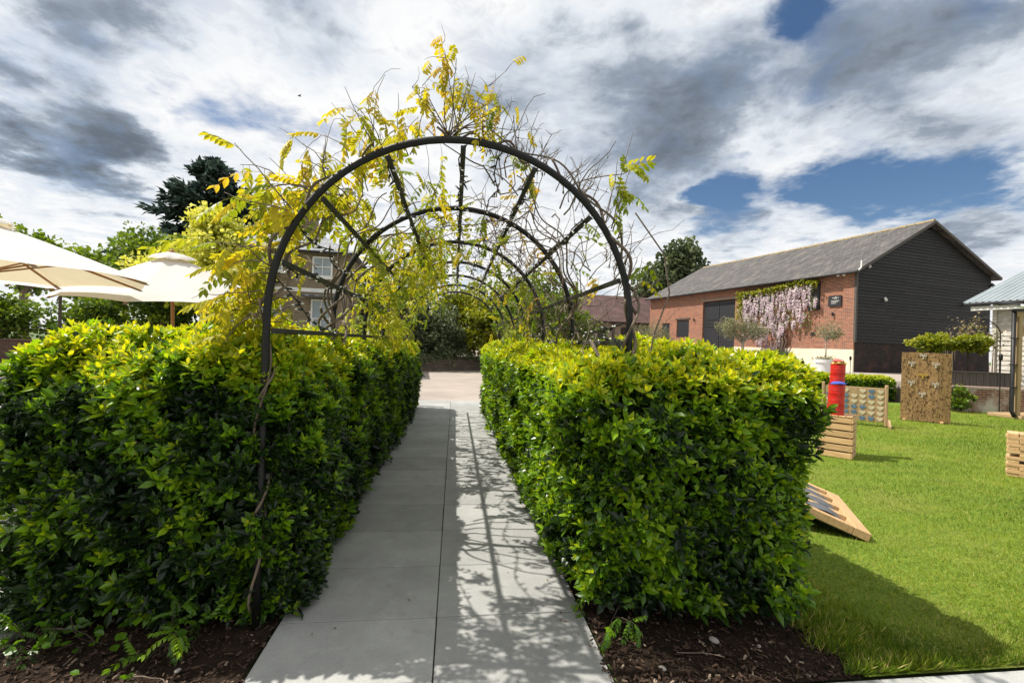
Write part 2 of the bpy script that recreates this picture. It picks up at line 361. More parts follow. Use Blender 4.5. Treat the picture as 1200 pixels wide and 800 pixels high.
def slatemat(name, c1, c2, lichen, w=.28, h=.2):
    mt, N, L = material(name); t = N.new('ShaderNodeTexCoord')
    s = N.new('ShaderNodeSeparateXYZ'); L.new(t.outputs['Object'], s.inputs[0])
    mu = N.new('ShaderNodeMath'); mu.operation = 'MULTIPLY'; mu.inputs[1].default_value = 1.0; L.new(s.outputs[0], mu.inputs[0])
    cb = N.new('ShaderNodeCombineXYZ'); L.new(s.outputs[0], cb.inputs[1]); L.new(s.outputs[1], cb.inputs[0])
    b = N.new('ShaderNodeTexBrick'); L.new(cb.outputs[0], b.inputs['Vector'])
    for k, v in (('Scale', 1), ('Brick Width', w), ('Row Height', h), ('Mortar Size', .012), ('Mortar Smooth', .1)): b.inputs[k].default_value = v
    b.inputs['Color1'].default_value = rgba(c1); b.inputs['Color2'].default_value = rgba(c2); b.inputs['Mortar'].default_value = rgba(tuple(x*.45 for x in c2))
    nz = texnoise(N, L, .8, 8, .65, coords(N, L, (1, 3, 1))); f = ramp(N, L, nz, [(.48, (0, 0, 0)), (.70, (.75, .75, .75))])
    col = mixc(N, L, f, b.outputs['Color'], lichen)
    inv = N.new('ShaderNodeMath'); inv.operation = 'SUBTRACT'; inv.inputs[0].default_value = 1; L.new(b.outputs['Fac'], inv.inputs[1])
    return finish(mt, N, L, col, .62, inv.outputs[0], .5, .01, spec=.4)
M['slate'] = slatemat('barn_slate', (.090, .082, .077), (.046, .043, .043), (.165, .145, .125), .26, .22)
M['houseslate'] = slatemat('house_slate', (.24, .25, .27), (.17, .18, .20), (.34, .34, .34))
M['claytile'] = slatemat('clay_tile', (.12, .062, .052), (.075, .042, .040), (.17, .10, .085), .2, .15)
def canvasmat():
    mt, N, L = material('cream_canvas'); v = coords(N, L)
    n = texnoise(N, L, 2.5, 6, .6, v); col = ramp(N, L, n, [(.3, (.60, .585, .555)), (.7, (.67, .66, .64))])
    o = N.new('ShaderNodeOutputMaterial'); b = N.new('ShaderNodeBsdfPrincipled'); t = N.new('ShaderNodeBsdfTranslucent')
    L.new(col, b.inputs['Base Color']); b.inputs['Roughness'].default_value = .9; b.inputs['Specular IOR Level'].default_value = .15
    w = texnoise(N, L, 260, 2, .5, v); bn = N.new('ShaderNodeBump'); bn.inputs['Strength'].default_value = .15; bn.inputs['Distance'].default_value = .002
    L.new(w, bn.inputs['Height']); L.new(bn.outputs[0], b.inputs['Normal'])
    t.inputs[0].default_value = (.95, .78, .46, 1)
    mx = N.new('ShaderNodeMixShader'); mx.inputs[0].default_value = .22
    L.new(b.outputs[0], mx.inputs[1]); L.new(t.outputs[0], mx.inputs[2]); L.new(mx.outputs[0], o.inputs[0]); return mt
M['canvas'] = canvasmat()
def boardmat():
    """hook board: brown ply printed with dark square flecks"""
    mt, N, L = material('flecked_board'); 
    a = texnoise(N, L, 1, 3, .6, coords(N, L, (34, 34, 12))); b = texnoise(N, L, 1, 3, .6, coords(N, L, (13, 13, 34)))
    f = ramp(N, L, a, [(.53, (0, 0, 0)), (.61, (1, 1, 1))]); g = ramp(N, L, b, [(.55, (0, 0, 0)), (.63, (1, 1, 1))])
    base = ramp(N, L, texnoise(N, L, 3, 5, .6, coords(N, L, (5, 5, .6))), [(.3, (.22, .13, .055)), (.7, (.33, .205, .09))])
    fm = N.new('ShaderNodeMath'); fm.operation = 'MAXIMUM'; L.new(f, fm.inputs[0]); L.new(g, fm.inputs[1])
    return finish(mt, N, L, mixc(N, L, fm.outputs[0], base, (.075, .042, .018)), .75, a, .1, .002, spec=.2)
M['hookboard'] = boardmat()
def lawnmat():
    mt, N, L = material('lawn'); v = coords(N, L)
    big = texnoise(N, L, .7, 7, .62, v); sm = texnoise(N, L, 38, 5, .7, v); st = texnoise(N, L, 1, 4, .6, coords(N, L, (.35, 3.2, 1)))
    c = ramp(N, L, sm, [(.30, (.05, .085, .010)), (.50, (.13, .20, .02)), (.72, (.28, .32, .05))])
    d = ramp(N, L, big, [(.50, (0, 0, 0)), (.74, (.65, .65, .65))]); c = mixc(N, L, d, c, (.23, .21, .06))
    e = ramp(N, L, st, [(.5, (0, 0, 0)), (.72, (.5, .5, .5))]); c = mixc(N, L, e, c, (.05, .12, .012))
    return finish(mt, N, L, c, .85, sm, .8, .03, spec=.15)
M['lawn'] = lawnmat()
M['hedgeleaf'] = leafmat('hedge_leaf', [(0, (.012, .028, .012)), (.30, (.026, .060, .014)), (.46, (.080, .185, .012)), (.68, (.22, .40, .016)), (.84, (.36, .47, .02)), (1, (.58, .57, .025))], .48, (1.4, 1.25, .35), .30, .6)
M['deadleaf'] = leafmat('dry_leaf', [(0, (.16, .08, .03)), (1, (.40, .24, .10))], .3, (1, 1, 1), .7, .2)
M['wisleaf'] = leafmat('wisteria_leaf', [(0, (.15, .24, .016)), (.4, (.38, .41, .025)), (.75, (.60, .51, .035)), (1, (.50, .34, .05))], .52, (1.3, 1.15, .45), .45, .4)
M['greenleaf'] = leafmat('mid_green_leaf', [(0, (.030, .065, .010)), (.5, (.13, .21, .020)), (1, (.30, .37, .035))], .42, (1.3, 1.25, .5), .5, .35)
M['yellowleaf'] = leafmat('variegated_leaf', [(0, (.30, .36, .04)), (.5, (.60, .60, .10)), (1, (.76, .74, .26))], .42, (1.15, 1.1, .6), .5, .3)
M['limeleaf'] = leafmat('lime_leaf', [(0, (.07, .10, .01)), (.5, (.26, .30, .02)), (1, (.42, .40, .03))], .42, (1.25, 1.15, .5), .45, .4)
M['cedarleaf'] = leafmat('cedar_needles', [(0, (.018, .034, .030)), (.6, (.048, .080, .066)), (1, (.10, .14, .11))], .2, (1, 1, 1), .7, .2)
M['yewleaf'] = leafmat('dark_shrub_leaf', [(0, (.040, .060, .030)), (.6, (.14, .175, .085)), (1, (.28, .31, .18))], .3, (1.1, 1.1, .8), .55, .3)
M['oliveleaf'] = leafmat('olive_leaf', [(0, (.10, .11, .055)), (.5, (.24, .24, .13)), (1, (.40, .38, .24))], .25, (1.05, 1.05, .7), .6, .3)
M['blossom'] = leafmat('wisteria_blossom', [(0, (.64, .53, .60)), (.5, (.82, .72, .75)), (1, (.90, .84, .83))], .40, (1, .95, 1), .7, .2)
M['grass'] = leafmat('grass_blade', [(0, (.06, .12, .010)), (.5, (.195, .265, .020)), (.85, (.35, .385, .05)), (1, (.50, .42, .17))], .42, (1.15, 1.15, .5), .6, .25)
M['chips'] = leafmat('bark_chip', [(0, (.016, .010, .007)), (.5, (.055, .033, .022)), (.85, (.12, .075, .05)), (1, (.34, .27, .20))], .02, (1, 1, 1), .85, .2)
M['lavender'] = leafmat('planter_herb', [(0, (.05, .09, .03)), (1, (.18, .26, .10))], .3, (1.1, 1.1, .7), .6, .2)

# ---------------------------------------------------------------- leaves
# templates: leaf along +Y, face up +Z
LEAF = (np.array([(0, 0, 0), (.175, .27, .05), (.20, .63, .05), (0, 1, -.07), (-.20, .63, .05), (-.175, .27, .05), (0, .45, -.015)]),
        np.array([(0, 1, 2, 6), (6, 2, 3, 3), (0, 6, 4, 5), (6, 3, 3, 4)]))
LEAF = (LEAF[0], np.array([(0, 1, 6), (1, 2, 6), (2, 3, 6), (3, 4, 6), (4, 5, 6), (5, 0, 6)]))
DIAM = (np.array([(0, 0, 0), (.24, .5, .06), (0, 1, -.05), (-.24, .5, .06)]), np.array([(0, 1, 2), (0, 2, 3)]))
CARD = (np.array([(-.42, 0, 0), (.42, .1, 0), (.35, .9, .1), (-.30, 1, -.08)]), np.array([(0, 1, 2, 3)]))
NEED = (np.array([(-.16, 0, 0), (.16, 0, 0), (0, 1, 0)]), np.array([(0, 1, 2)]))
def unit(v): return v/(np.linalg.norm(v, axis=-1, keepdims=True)+1e-9)
def scatter(mb, tpl, P, D, U, S, A):
    """many copies of a template: position, direction, face normal, size, age value"""
    tv, tf = tpl; n = len(P)
    if n == 0: return mb
    Y = unit(D); X = unit(np.cross(Y, U)); Z = np.cross(X, Y); S = np.broadcast_to(np.asarray(S, float), (n,))
    V = P[:, None]+S[:, None, None]*(tv[None, :, 0, None]*X[:, None]+tv[None, :, 1, None]*Y[:, None]+tv[None, :, 2, None]*Z[:, None])
    F = (tf[None]+(np.arange(n)*len(tv))[:, None, None]).reshape(-1, tf.shape[1])
    return mb.add(V.reshape(-1, 3), F, np.repeat(np.broadcast_to(np.asarray(A, float), (n,)), len(tv)))
def rdir(n): return unit(rng.normal(size=(n, 3)))
def perp(a):
    h = np.where(np.abs(a[:, 2:3]) < .9, np.array([[0, 0, 1.]]), np.array([[1., 0, 0]]))
    u = unit(np.cross(a, h)); return u, np.cross(a, u)
def vnoise(P, s, seed=0):
    """cheap smooth noise from sines"""
    P = np.asarray(P)*s; r = np.random.default_rng(seed); o = 0
    for k in range(5):
        d = r.normal(size=3); o = o+np.sin(P @ d*(1+.5*k)+r.uniform(0, 6.3))/(1+.4*k)
    return o/2.2
def sprigs(P, Nn, size, age_tone, k=6):
    """leaf rosettes: k leaves round each twig tip, young ones upright in the middle"""
    n = len(P); ax = unit(Nn); a, b = perp(ax)
    i = np.arange(k)[None]; ph = i*2.4+rng.uniform(0, 6.3, (n, 1)); t = R(16)+(i/(k-1))**.8*R(58)+rng.normal(0, .16, (n, k))
    rad = np.cos(ph)[..., None]*a[:, None]+np.sin(ph)[..., None]*b[:, None]
    D = ax[:, None]*np.cos(t)[..., None]+rad*np.sin(t)[..., None]
    U = ax[:, None]*np.sin(t)[..., None]-rad*np.cos(t)[..., None]
    base = P[:, None]-ax[:, None]*((i/(k-1))[..., None]*.03)
    S = size[:, None]*(.62+.45*(i/(k-1)))*rng.uniform(.8, 1.2, (n, k))
    A = np.clip(age_tone[:, None]-.26*(i/(k-1))+rng.normal(0, .06, (n, k)), 0, 1)
    return base.reshape(-1, 3), D.reshape(-1, 3), U.reshape(-1, 3), S.ravel(), A.ravel()

# ================================================================ GROUND
def sheet(name, poly, z, mat, thick=0):
    mb = MB(); k = len(poly)
    if thick: mb.prism(poly, z-thick, z)
    else: mb.add([(x, y, z) for x, y in poly], [(0, i, i+1) for i in range(1, k-1)])
    return mb.build(name, mat, kind='structure')
sheet('ground', [(-400, -200), (400, -200), (400, 600), (-400, 600)], -.06, M['field'])
road = sheet('road', [(-40, 12.55), (4.6, 12.55), (4.6, 60), (-40, 60)], -.012, M['tarmac'])
path = sheet('garden_path', [(-.85, 2.12), (.95, 2.12), (.95, 12.5), (-.85, 12.5)], -.03, M['joint'])
pm = MB().cbox((0, 0, -.026), (.888, .623, .05), .003).mesh('paver', M['paver'])
for r in range(-1, 16):
    for c in (-.397, .497):
        o = link('paver', pm, path, (c+random.uniform(-.001, .001), 3.075+.63*r-.0+(0 if c < 0 else .004), random.uniform(-.0015, .001)))
fp = sheet('front_paving', [(-2.15, -3), (9, -3), (9, 2.09), (-2.15, 2.09)], -.03, M['joint'])
for r in range(3):
    for c in range(12):
        link('paver', pm, fp, (-1.7+.894*c, 1.772-.63*r, -.004))
terr = sheet('terrace', [(-12, -3), (-2.17, -3), (-2.17, 9.6), (-12, 9.6)], -.028, M['joint'])
tm = MB().cbox((0, 0, -.026), (.89, .59, .05), .004).mesh('paver', M['palestone'])
for r in range(15):
    for c in range(9): link('paver', tm, terr, (-2.63-.9*c, .9+.6*r, 0))
sheet('flower_bed', [(-2.16, 2.1), (-.86, 2.1), (-.86, 11.9), (-2.16, 11.9)], -.008, M['soil'])
sheet('flower_bed', [(.96, 2.1), (2.25, 2.1), (2.4, 11.9), (.96, 11.9)], -.008, M['soil'])
LAWN = [(2.26, 2.1), (24, 2.1), (24, 10.4), (16.1, 12.75), (16.1, 15.1), (3, 17.8), (2.41, 12)]
sheet('lawn', LAWN, -.002, M['lawn'])
ymb = MB()
yp = [(5.2, 17.2), (16.5, 15.3), (15.9, 12.8), (24, 10.37), (90, 2), (90, 95), (-2, 95), (4.8, 34)]
ymb.add([(x, y, .75) for x, y in yp], [(5, 6, 7), (5, 7, 0), (5, 0, 1), (5, 1, 2), (5, 2, 3), (5, 3, 4)])
ymb.add([(5.2, 17.2, .75), (4.8, 34, .75), (-2, 95, .75), (3.0, 17.6, -.02), (2.4, 34, -.02), (-5, 95, -.02)], [(0, 1, 4, 3), (1, 2, 5, 4)])
ymb.add([(5.2, 17.2, .75), (16.5, 15.3, .75), (5.2, 17.2, -.05), (16.5, 15.3, -.05), (15.9, 12.8, .75), (15.9, 12.8, -.05)], [(0, 1, 3, 2), (1, 4, 5, 3)])
ymb.build('yard', M['tarmac'], kind='structure')

# bark mulch: loose chips under the hedges
def chips():
    mb = MB(); n = 17000
    side = rng.random(n) < .5
    Y = 2.12+rng.random(n)**1.8*9
    X = np.where(side, rng.uniform(-2.14, -.845, n), rng.uniform(.905, 2.34, n))
    P = np.stack([X, Y, rng.uniform(-.005, .012, n)], 1)
    D = unit(np.stack([rng.normal(size=n), rng.normal(size=n), rng.normal(0, .25, n)], 1))
    U = unit(np.stack([rng.normal(0, .35, n), rng.normal(0, .35, n), np.ones(n)], 1))
    tv = np.array([(-.16, 0, -.08), (.2, .08, -.08), (.10, .95, -.08), (-.18, .85, -.08), (-.12, .05, .08), (.16, .12, .1), (.06, .9, .06), (-.13, .8, .08)])
    tf = np.array([(4, 5, 6, 7), (0, 1, 5, 4), (1, 2, 6, 5), (2, 3, 7, 6), (3, 0, 4, 7)])
    A = np.where(rng.random(n) < .05, .95, rng.random(n)*.75)
    scatter(mb, (tv, tf), P, D, U, .010+rng.random(n)**2*.030, A)
    mb.build('bark_mulch', M['chips'], kind='stuff', label='dark bark chip mulch spread under the two hedges', cat='mulch')
chips()
def pebble(x, y, r, lab, sx=1.3, col='stone'):
    mb = MB(); pr = [(r*math.sin(a)*1.0, r*.6*(1-math.cos(a))) for a in np.linspace(.0, PI, 7)]
    mb.lathe(pr, (0, 0, 0), 9); v = mb.v[0]; v *= (sx, 1, 1); v += vnoise(v, 14, int(x*100) % 97)[:, None]*r*.12
    mb.build('stone', M[col], None, True, loc=(x, y, -.004), label=lab, cat='stone', rot=(0, 0, x*7))
pebble(1.62, 2.42, .024, 'largest pale stone in the mulch before the right hedge')
pebble(1.22, 2.23, .017, 'small round pebble in the mulch nearest the path')
pebble(1.85, 2.36, .013, 'tiny pale stone in the mulch near the lawn edge', 1.1)
pebble(-1.18, 2.40, .014, 'small pale stone in the mulch left of the path', 1.2)

# grass blades
def grass():
    mb = MB(); n = 190000
    # denser towards the near edge of the lawn
    Y = 2.12+rng.random(n)**2.0*11.5; w = 2.5+(Y-2)*1.25
    X = 2.12+rng.random(n)*np.minimum(w+1.4, 16)
    keep = (X > 2.24+.012*Y+.09*np.sin(9*Y)*np.sin(23*Y+1)-.10*rng.random(n)**2) & ~((Y > 12.9-(X-15.5)*.3) & (X > 15.6)); X, Y = X[keep], Y[keep]; n = len(X)
    P = np.stack([X, Y, np.full(n, -.004)], 1); dist = np.hypot(X, Y)
    D = unit(np.stack([rng.normal(0, .55, n), rng.normal(0, .55, n), np.full(n, 1.)], 1))
    U = unit(np.stack([rng.normal(size=n), rng.normal(size=n), np.zeros(n)+.1], 1))
    tone = vnoise(P, .9, 5)*.13+vnoise(P, 4, 8)*.10+vnoise(P*np.array((.4, 2.2, 1)), 1.6, 9)*.10
    A = np.clip(rng.normal(.45, .26, n)+tone*1.6, 0, .9); dry = rng.random(n) < .05+.05*(vnoise(P, 2.2, 4) > .5); A = np.where(dry, 1, A)
    S = (.020+.020*rng.random(n))*(1+.10*np.clip(dist-4, 0, 10))
    near = (X < 2.75) & (Y < 3.2); S = np.where(near, S*1.5, S); edge = (X < 2.45) | (Y < 2.18); S = np.where(edge, S*rng.uniform(.9, 1.9, n), S)
    tv = np.array([(-.055, 0, 0), (.055, 0, 0), (0, 1, .1)])
    scatter(mb, (tv, np.array([(0, 1, 2)])), P, D, U, S, A)
    mb.build('grass', M['grass'], kind='stuff', label='short mown grass of the sunlit lawn right of the hedge', cat='grass')
grass()

# ================================================================ HEDGES
CAMP = np.array((0.1, 0, 1.65))
LEAFVAR = []
for a in (.15, .3, .42, .55, .68, .8, .92):
    mb = MB(); v = LEAF[0].copy(); mb.add(v, LEAF[1], a); LEAFVAR.append(mb.mesh('leaf', M['hedgeleaf']))
def rbox_points(lo, hi, r, n, weights):
    lo, hi = np.array(lo), np.array(hi); s = hi-lo
    faces = [(0, 0), (0, 1), (1, 0), (1, 1), (2, 1)]
    ar = np.array([s[1]*s[2], s[1]*s[2], s[0]*s[2], s[0]*s[2], s[0]*s[1]])*np.array(weights); ar /= ar.sum()
    f = rng.choice(5, n, p=ar); q = lo+rng.random((n, 3))*s
    for k, (ax, sd) in enumerate(faces): q[f == k, ax] = (hi if sd else lo)[ax]
    c = np.clip(q, lo+np.array((r, r, -1)), hi-np.array((r, r, r))); nn = unit(q-c); return c+nn*r, nn, f
def hedge(name, label, lo, hi, weights, dens_near, leaf, parts=300, undercut=.16, seed=1, mat='hedgeleaf', group=None, tone_base=.55, nsprig=4000, rad=.24):
    root = thing(name, label, 'hedge', ((lo[0]+hi[0])/2, (lo[1]+hi[1])/2, 0), 0, group)
    off = np.array(((lo[0]+hi[0])/2, (lo[1]+hi[1])/2, 0))
    P, Nn, f = rbox_points(lo, hi, rad, nsprig*3, weights)
    d = np.linalg.norm(P-CAMP, axis=1)
    keep = rng.random(len(P)) < np.clip((dens_near/d)**1.1, .12, 1); P, Nn, d, f = P[keep], Nn[keep], d[keep], f[keep]
    bump = vnoise(P, 2.3, seed)*.06+vnoise(P, 7, seed+1)*.045
    P = P+Nn*(bump-.02)[:, None]
    # the lower part recedes, ragged
    low = P[:, 2] < lo[2]+undercut*(.6+.5*vnoise(P[:, :2].repeat(2, 1)[:, :3], 3, seed+2)); P, Nn, d, f = P[~low], Nn[~low], d[~low], f[~low]
    gap = (vnoise(P, 8, seed+12) > .55) & (P[:, 2] < hi[2]-.2) & (rng.random(len(P)) < .75); P, Nn, d, f = P[~gap], Nn[~gap], d[~gap], f[~gap]
    hz = (P[:, 2]-lo[2])/(hi[2]-lo[2])
    P[:, :2] -= Nn[:, :2]*(np.clip(.35-hz, 0, 1)*np.where(np.abs(Nn[:, 0]) > .7, .12, .30))[:, None]
    P -= Nn*(rng.random(len(P))[:, None]**1.5*.17-.05)
    n = len(P)
    ax = unit(Nn*.75+np.array((0, 0, .75))+rng.normal(0, .33, (n, 3)))
    age_tone = np.clip(tone_base+.27*vnoise(P, 4, seed+5)+.20*vnoise(P, 12, seed+6)+.20*(hz-.55)+.55*np.clip((hz-.78)/.15, 0, 1)*(Nn[:, 2] > .2)+.10*(np.abs(Nn[:, 0]) > .7)*(P[:, 0] < 1.4)*(P[:, 0] > 0)+rng.normal(0, .20, n), 0.05, 1)  # also painted light: tops and right hedge's sunlit path side made yellower
    age_tone = np.where((Nn[:, 2] < .25) & (hz < .86), np.minimum(age_tone, .76+.10*rng.random(n)), age_tone)
    size = leaf*(1+.05*np.clip(d-3, 0, 8))*rng.uniform(.65, 1.3, n)
    p, D, U, S, A = sprigs(P, ax, size, age_tone)
    # old dark leaves deeper inside
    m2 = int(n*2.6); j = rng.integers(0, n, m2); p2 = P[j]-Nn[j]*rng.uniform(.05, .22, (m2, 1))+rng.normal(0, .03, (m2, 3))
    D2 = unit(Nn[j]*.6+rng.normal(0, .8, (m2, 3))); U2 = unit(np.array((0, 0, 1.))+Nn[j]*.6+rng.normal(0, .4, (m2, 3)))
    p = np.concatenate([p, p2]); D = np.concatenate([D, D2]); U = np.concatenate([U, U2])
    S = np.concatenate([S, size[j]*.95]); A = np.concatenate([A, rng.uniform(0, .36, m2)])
    ok = p[:, 2] > .02; p, D, U, S, A = p[ok]-off, D[ok], U[ok], S[ok], A[ok]
    pick = np.zeros(len(p), bool)
    if parts:
        dd = np.linalg.norm(p+off-CAMP, axis=1); dd[A < .38] += 3; dd[(p+off)[:, 2] > hi[2]+.1] += 9
        near = np.argsort(dd)[:parts*9]; sel = rng.choice(near, parts, replace=False); pick[sel] = True
        for k in sel:
            y = Vector(D[k]).normalized(); x = y.cross(Vector(U[k])).normalized(); z = x.cross(y)
            o = bpy.data.objects.new('leaf', LEAFVAR[int(np.argmin(np.abs(np.array((.15, .3, .42, .55, .68, .8, .92))-A[k])))])
            COL.objects.link(o); o.parent = root
            mm = Matrix((x, y, z)).transposed().to_4x4(); mm = mm @ Matrix.Scale(float(S[k]), 4); mm.translation = p[k]; o.matrix_local = mm
    q = ~pick; mb = MB(); dq = np.linalg.norm(p+off-CAMP, axis=1)
    nr = q & (dq < 4.6); fr = q & (dq >= 4.6)
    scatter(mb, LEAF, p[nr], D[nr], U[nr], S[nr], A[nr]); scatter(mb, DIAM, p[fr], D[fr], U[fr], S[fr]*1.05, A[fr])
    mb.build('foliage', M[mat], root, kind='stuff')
    # woody core: a thicket of stems and twigs
    mb = MB(); L_ = hi[1]-lo[1]; W_ = hi[0]-lo[0]
    for k in range(int(26+L_*W_*5)):
        x = rng.uniform(lo[0]+.22, hi[0]-.22); y = lo[1]+.25+rng.random()**1.3*(L_-.4); hh = rng.uniform(.6, .92)*hi[2]
        q0 = np.array((x, y, -.01)); q1 = q0+np.array((rng.normal(0, .10), rng.normal(0, .10), hh*.45)); q2 = q1+np.array((rng.normal(0, .16), rng.normal(0, .16), hh*.5))
        q2[0] = np.clip(q2[0], lo[0]+.1, hi[0]-.1); q2[1] = np.clip(q2[1], lo[1]+.1, hi[1]-.1)
        mb.tube(np.array([q0, q1, q2])-off, [.013, .009, .004], 5)
        for t in range(3):
            e = q1+(q2-q1)*rng.random(); g = e+np.array((rng.normal(0, .22), rng.normal(0, .22), rng.uniform(.0, .25)))
            g[0] = np.clip(g[0], lo[0]+.08, hi[0]-.08); g[1] = np.clip(g[1], lo[1]+.08, hi[1]-.08); g[2] = min(g[2], hi[2]-.1)
            mb.tube(np.array([e, (e+g)/2+rng.normal(0, .02, 3), g])-off, [.006, .004, .002], 4)
    mb.build('stems', M['darktwig'], root)
    mb = MB(); c = np.array(((lo[0]+hi[0])/2, (lo[1]+hi[1])/2, 0)); 
    nx, nz_ = 14, max(8, int(L_*3))
    # dark leaf cards added in the core for its shade and to block daylight
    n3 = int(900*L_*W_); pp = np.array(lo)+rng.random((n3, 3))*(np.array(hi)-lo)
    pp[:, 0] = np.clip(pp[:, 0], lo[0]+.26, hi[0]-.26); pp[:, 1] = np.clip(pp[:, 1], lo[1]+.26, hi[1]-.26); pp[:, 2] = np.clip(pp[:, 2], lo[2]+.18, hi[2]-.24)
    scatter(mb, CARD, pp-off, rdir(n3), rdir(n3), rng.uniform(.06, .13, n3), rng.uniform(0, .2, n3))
    mb.build('inner_foliage', M[mat], root, kind='stuff')
    return root
hedge('clipped_hedge', 'big leafy hedge in shade left of the path, under the yellow vine', (-2.46, 2.66, .0), (-.74, 11.6, 1.62), (.3, 1, 1.25, .12, .9), 3.0, .066, seed=3, nsprig=14000, group='hedges lining the path', tone_base=.49, rad=.42, undercut=.07)  # lower base value puts its shade into the leaf colour
hedge('clipped_hedge', 'bright leafy hedge right of the path, beside the lawn', (.82, 2.44, .0), (2.38, 11.5, 1.62), (1, .3, 1.25, .12, .9), 3.0, .068, seed=8, nsprig=14000, group='hedges lining the path', tone_base=.66, rad=.34)

# ================================================================ ARCH TUNNEL
HX, HR, HS = .11, 1.07, 1.78          # centre line, radius, springing height
HY = [2.73+1.40*k for k in range(7)]
def hoop_pt(y, phi, r=HR):             # phi 0 = right springing, PI = left
    return np.array((HX+r*math.cos(phi), y, HS+r*math.sin(phi)))
arch = thing('garden_arch', 'black metal tunnel of hoops arching over the path', 'arch', (HX, HY[0], 0))
AO = np.array((HX, HY[0], 0))
hp = [(-HR, 0, -.02), (-HR, 0, .6), (-HR, 0, 1.2)]+[(HR*math.cos(PI-a), 0, HS+HR*math.sin(PI-a)) for a in np.linspace(0, PI, 33)]+[(HR, 0, 1.2), (HR, 0, .6), (HR, 0, -.02)]
hm = MB().tube(hp, .0225, 8).mesh('hoop', M['black_metal'], True)
for k, y in enumerate(HY): link('hoop', hm, arch, (0, y-HY[0], 0))
PHIS = [R(16), R(40), R(65), R(90), R(115), R(140), R(164)]
for ph in PHIS:
    mb = MB(); c, s_ = math.cos(ph), math.sin(ph)
    rot = np.array([(s_, 0, c), (0, 1, 0), (-c, 0, s_)])
    mb.cbox((0, 0, 0), (.032, HY[-1]-HY[0]-.02, .022), .003)
    mb.xform(rot, ((HR-.036)*c, (HY[-1]-HY[0])/2, HS+(HR-.036)*s_)); mb.build('purlin', M['old_metal'], arch)
for sx in (-1, 1):
    for z in (1.675, .85):
        MB().cbox((sx*(HR-.034), (HY[-1]-HY[0])/2, z), (.022, HY[-1]-HY[0], .032), .003).build('side_rail', M['old_metal'], arch)

def string_lights(label, pts, step=.085):
    P = np.array(pts, float); seg = np.linalg.norm(np.diff(P, axis=0), axis=1); cl = np.concatenate([[0], np.cumsum(seg)])
    root = thing('string_lights', label, 'string lights', tuple(P[0]), 0, 'light strings on the arch')
    MB().tube(P-P[0], .0045, 5).build('cable', M['cable'], root)
    h = MB(); b = MB()
    for s_ in np.arange(.05, cl[-1], step):
        p = np.array([np.interp(s_, cl, P[:, k]) for k in range(3)])-P[0]
        d = rdir(1)[0]; d[2] = -abs(d[2])*.5 if rng.random() < .5 else d[2]; d /= np.linalg.norm(d)
        h.tube([p, p+d*.018, p+d*.034], [.007, .0075, .0055], 5)
        b.tube([p+d*.034, p+d*.042, p+d*.052], [.006, .007, .002], 5)
    h.build('lamp_holder', M['cable'], root, kind='stuff'); b.build('bulb', M['bulb'], root, True, kind='stuff')
def along(ph, y0, y1, r=.955, sag=0, n=40, tw=.03):
    return [hoop_pt(y, ph+tw*math.sin(9*y)/HR, HR*r+.03*math.cos(9*y))-np.array((0, 0, sag*4*t*(1-t))) for t, y in ((i/(n-1), y0+(y1-y0)*i/(n-1)) for i in range(n))]
string_lights('string of small lights along the topmost bar of the arch', along(R(90), 2.75, 9.5))
string_lights('string of small lights along the bar right of the arch top', along(R(65), 2.75, 8.3))
string_lights('loose light string hanging from hoop to hoop just right of the top bar', along(R(77), 2.75, 8.3, .99, .10))
string_lights('string of small lights along the upper right bar, among bare twigs', along(R(40), 2.75, 8.3))
string_lights('string of small lights along the bar left of the arch top', along(R(115), 2.75, 8.3))
string_lights('string of small lights on the lowest left bar, by the nearest hoop', along(R(164), 2.75, 6.9))
string_lights('light string sagging below the lowest left bar', [(-.93+.02*math.sin(8*t), 2.76+1.4*t, 1.98-.28*t*(2-t)) for t in np.linspace(0, 1, 30)])
string_lights('light string running level above the right side rail', [(1.15+.01*math.sin(9*t), 2.76+4.2*t, 1.80-.04*math.sin(PI*3*t)) for t in np.linspace(0, 1, 50)])
string_lights('light string wound along the right side rail', [(1.145+.025*math.cos(40*t), 2.76+4.2*t, 1.675+.025*math.sin(40*t)) for t in np.linspace(0, 1, 120)])
string_lights('light string spiralling in the gap between left bars', along(R(150), 2.75, 5.6, .99, .12))

# ---------------------------------------------------------------- climbing vines
def compound(n_pair=5, L=.24, leaflet=.066, droop=.5, seed=0):
    """pinnate leaf along +Y, drooping: (template of rachis + leaflets)"""
    r = np.random.default_rng(seed); mb = MB(); t = np.linspace(0, 1, 6)
    pts = np.stack([.02*np.sin(2*t+seed), L*t*(1-.18*droop*t), -L*droop*.6*t**2], 1)
    mb.tube(pts, [.0018, .0016, .0014, .0012, .001, .0006], 3, .3)
    P, D, U, S = [], [], [], []
    for i in range(n_pair):
        tt = .25+.70*i/(n_pair-1); p = np.array([np.interp(tt, t, pts[:, k]) for k in range(3)])
        for sx in (-1, 1):
            P.append(p); D.append((sx*(.75+.2*r.random()), .45+.3*r.random(), -.55-.5*r.random()*droop*1.4)); U.append((sx*.45, .1+.2*r.random(), .9)); S.append(leaflet*(1.05-.35*abs(tt-.6))*r.uniform(.85, 1.15))
    P.append(pts[-1]); D.append((r.normal()*.2, .8, -.5)); U.append((0, .4, 1)); S.append(leaflet)
    tv = LEAF[0]*np.array((1.08, 1, 1.3))
    scatter(mb, (tv, LEAF[1]), np.array(P), np.array(D, float), np.array(U, float), np.array(S), .5); return mb
CPS = [compound(4+k % 3, .17+.03*(k % 4), .066, .25+.18*(k % 4), k) for k in range(8)]
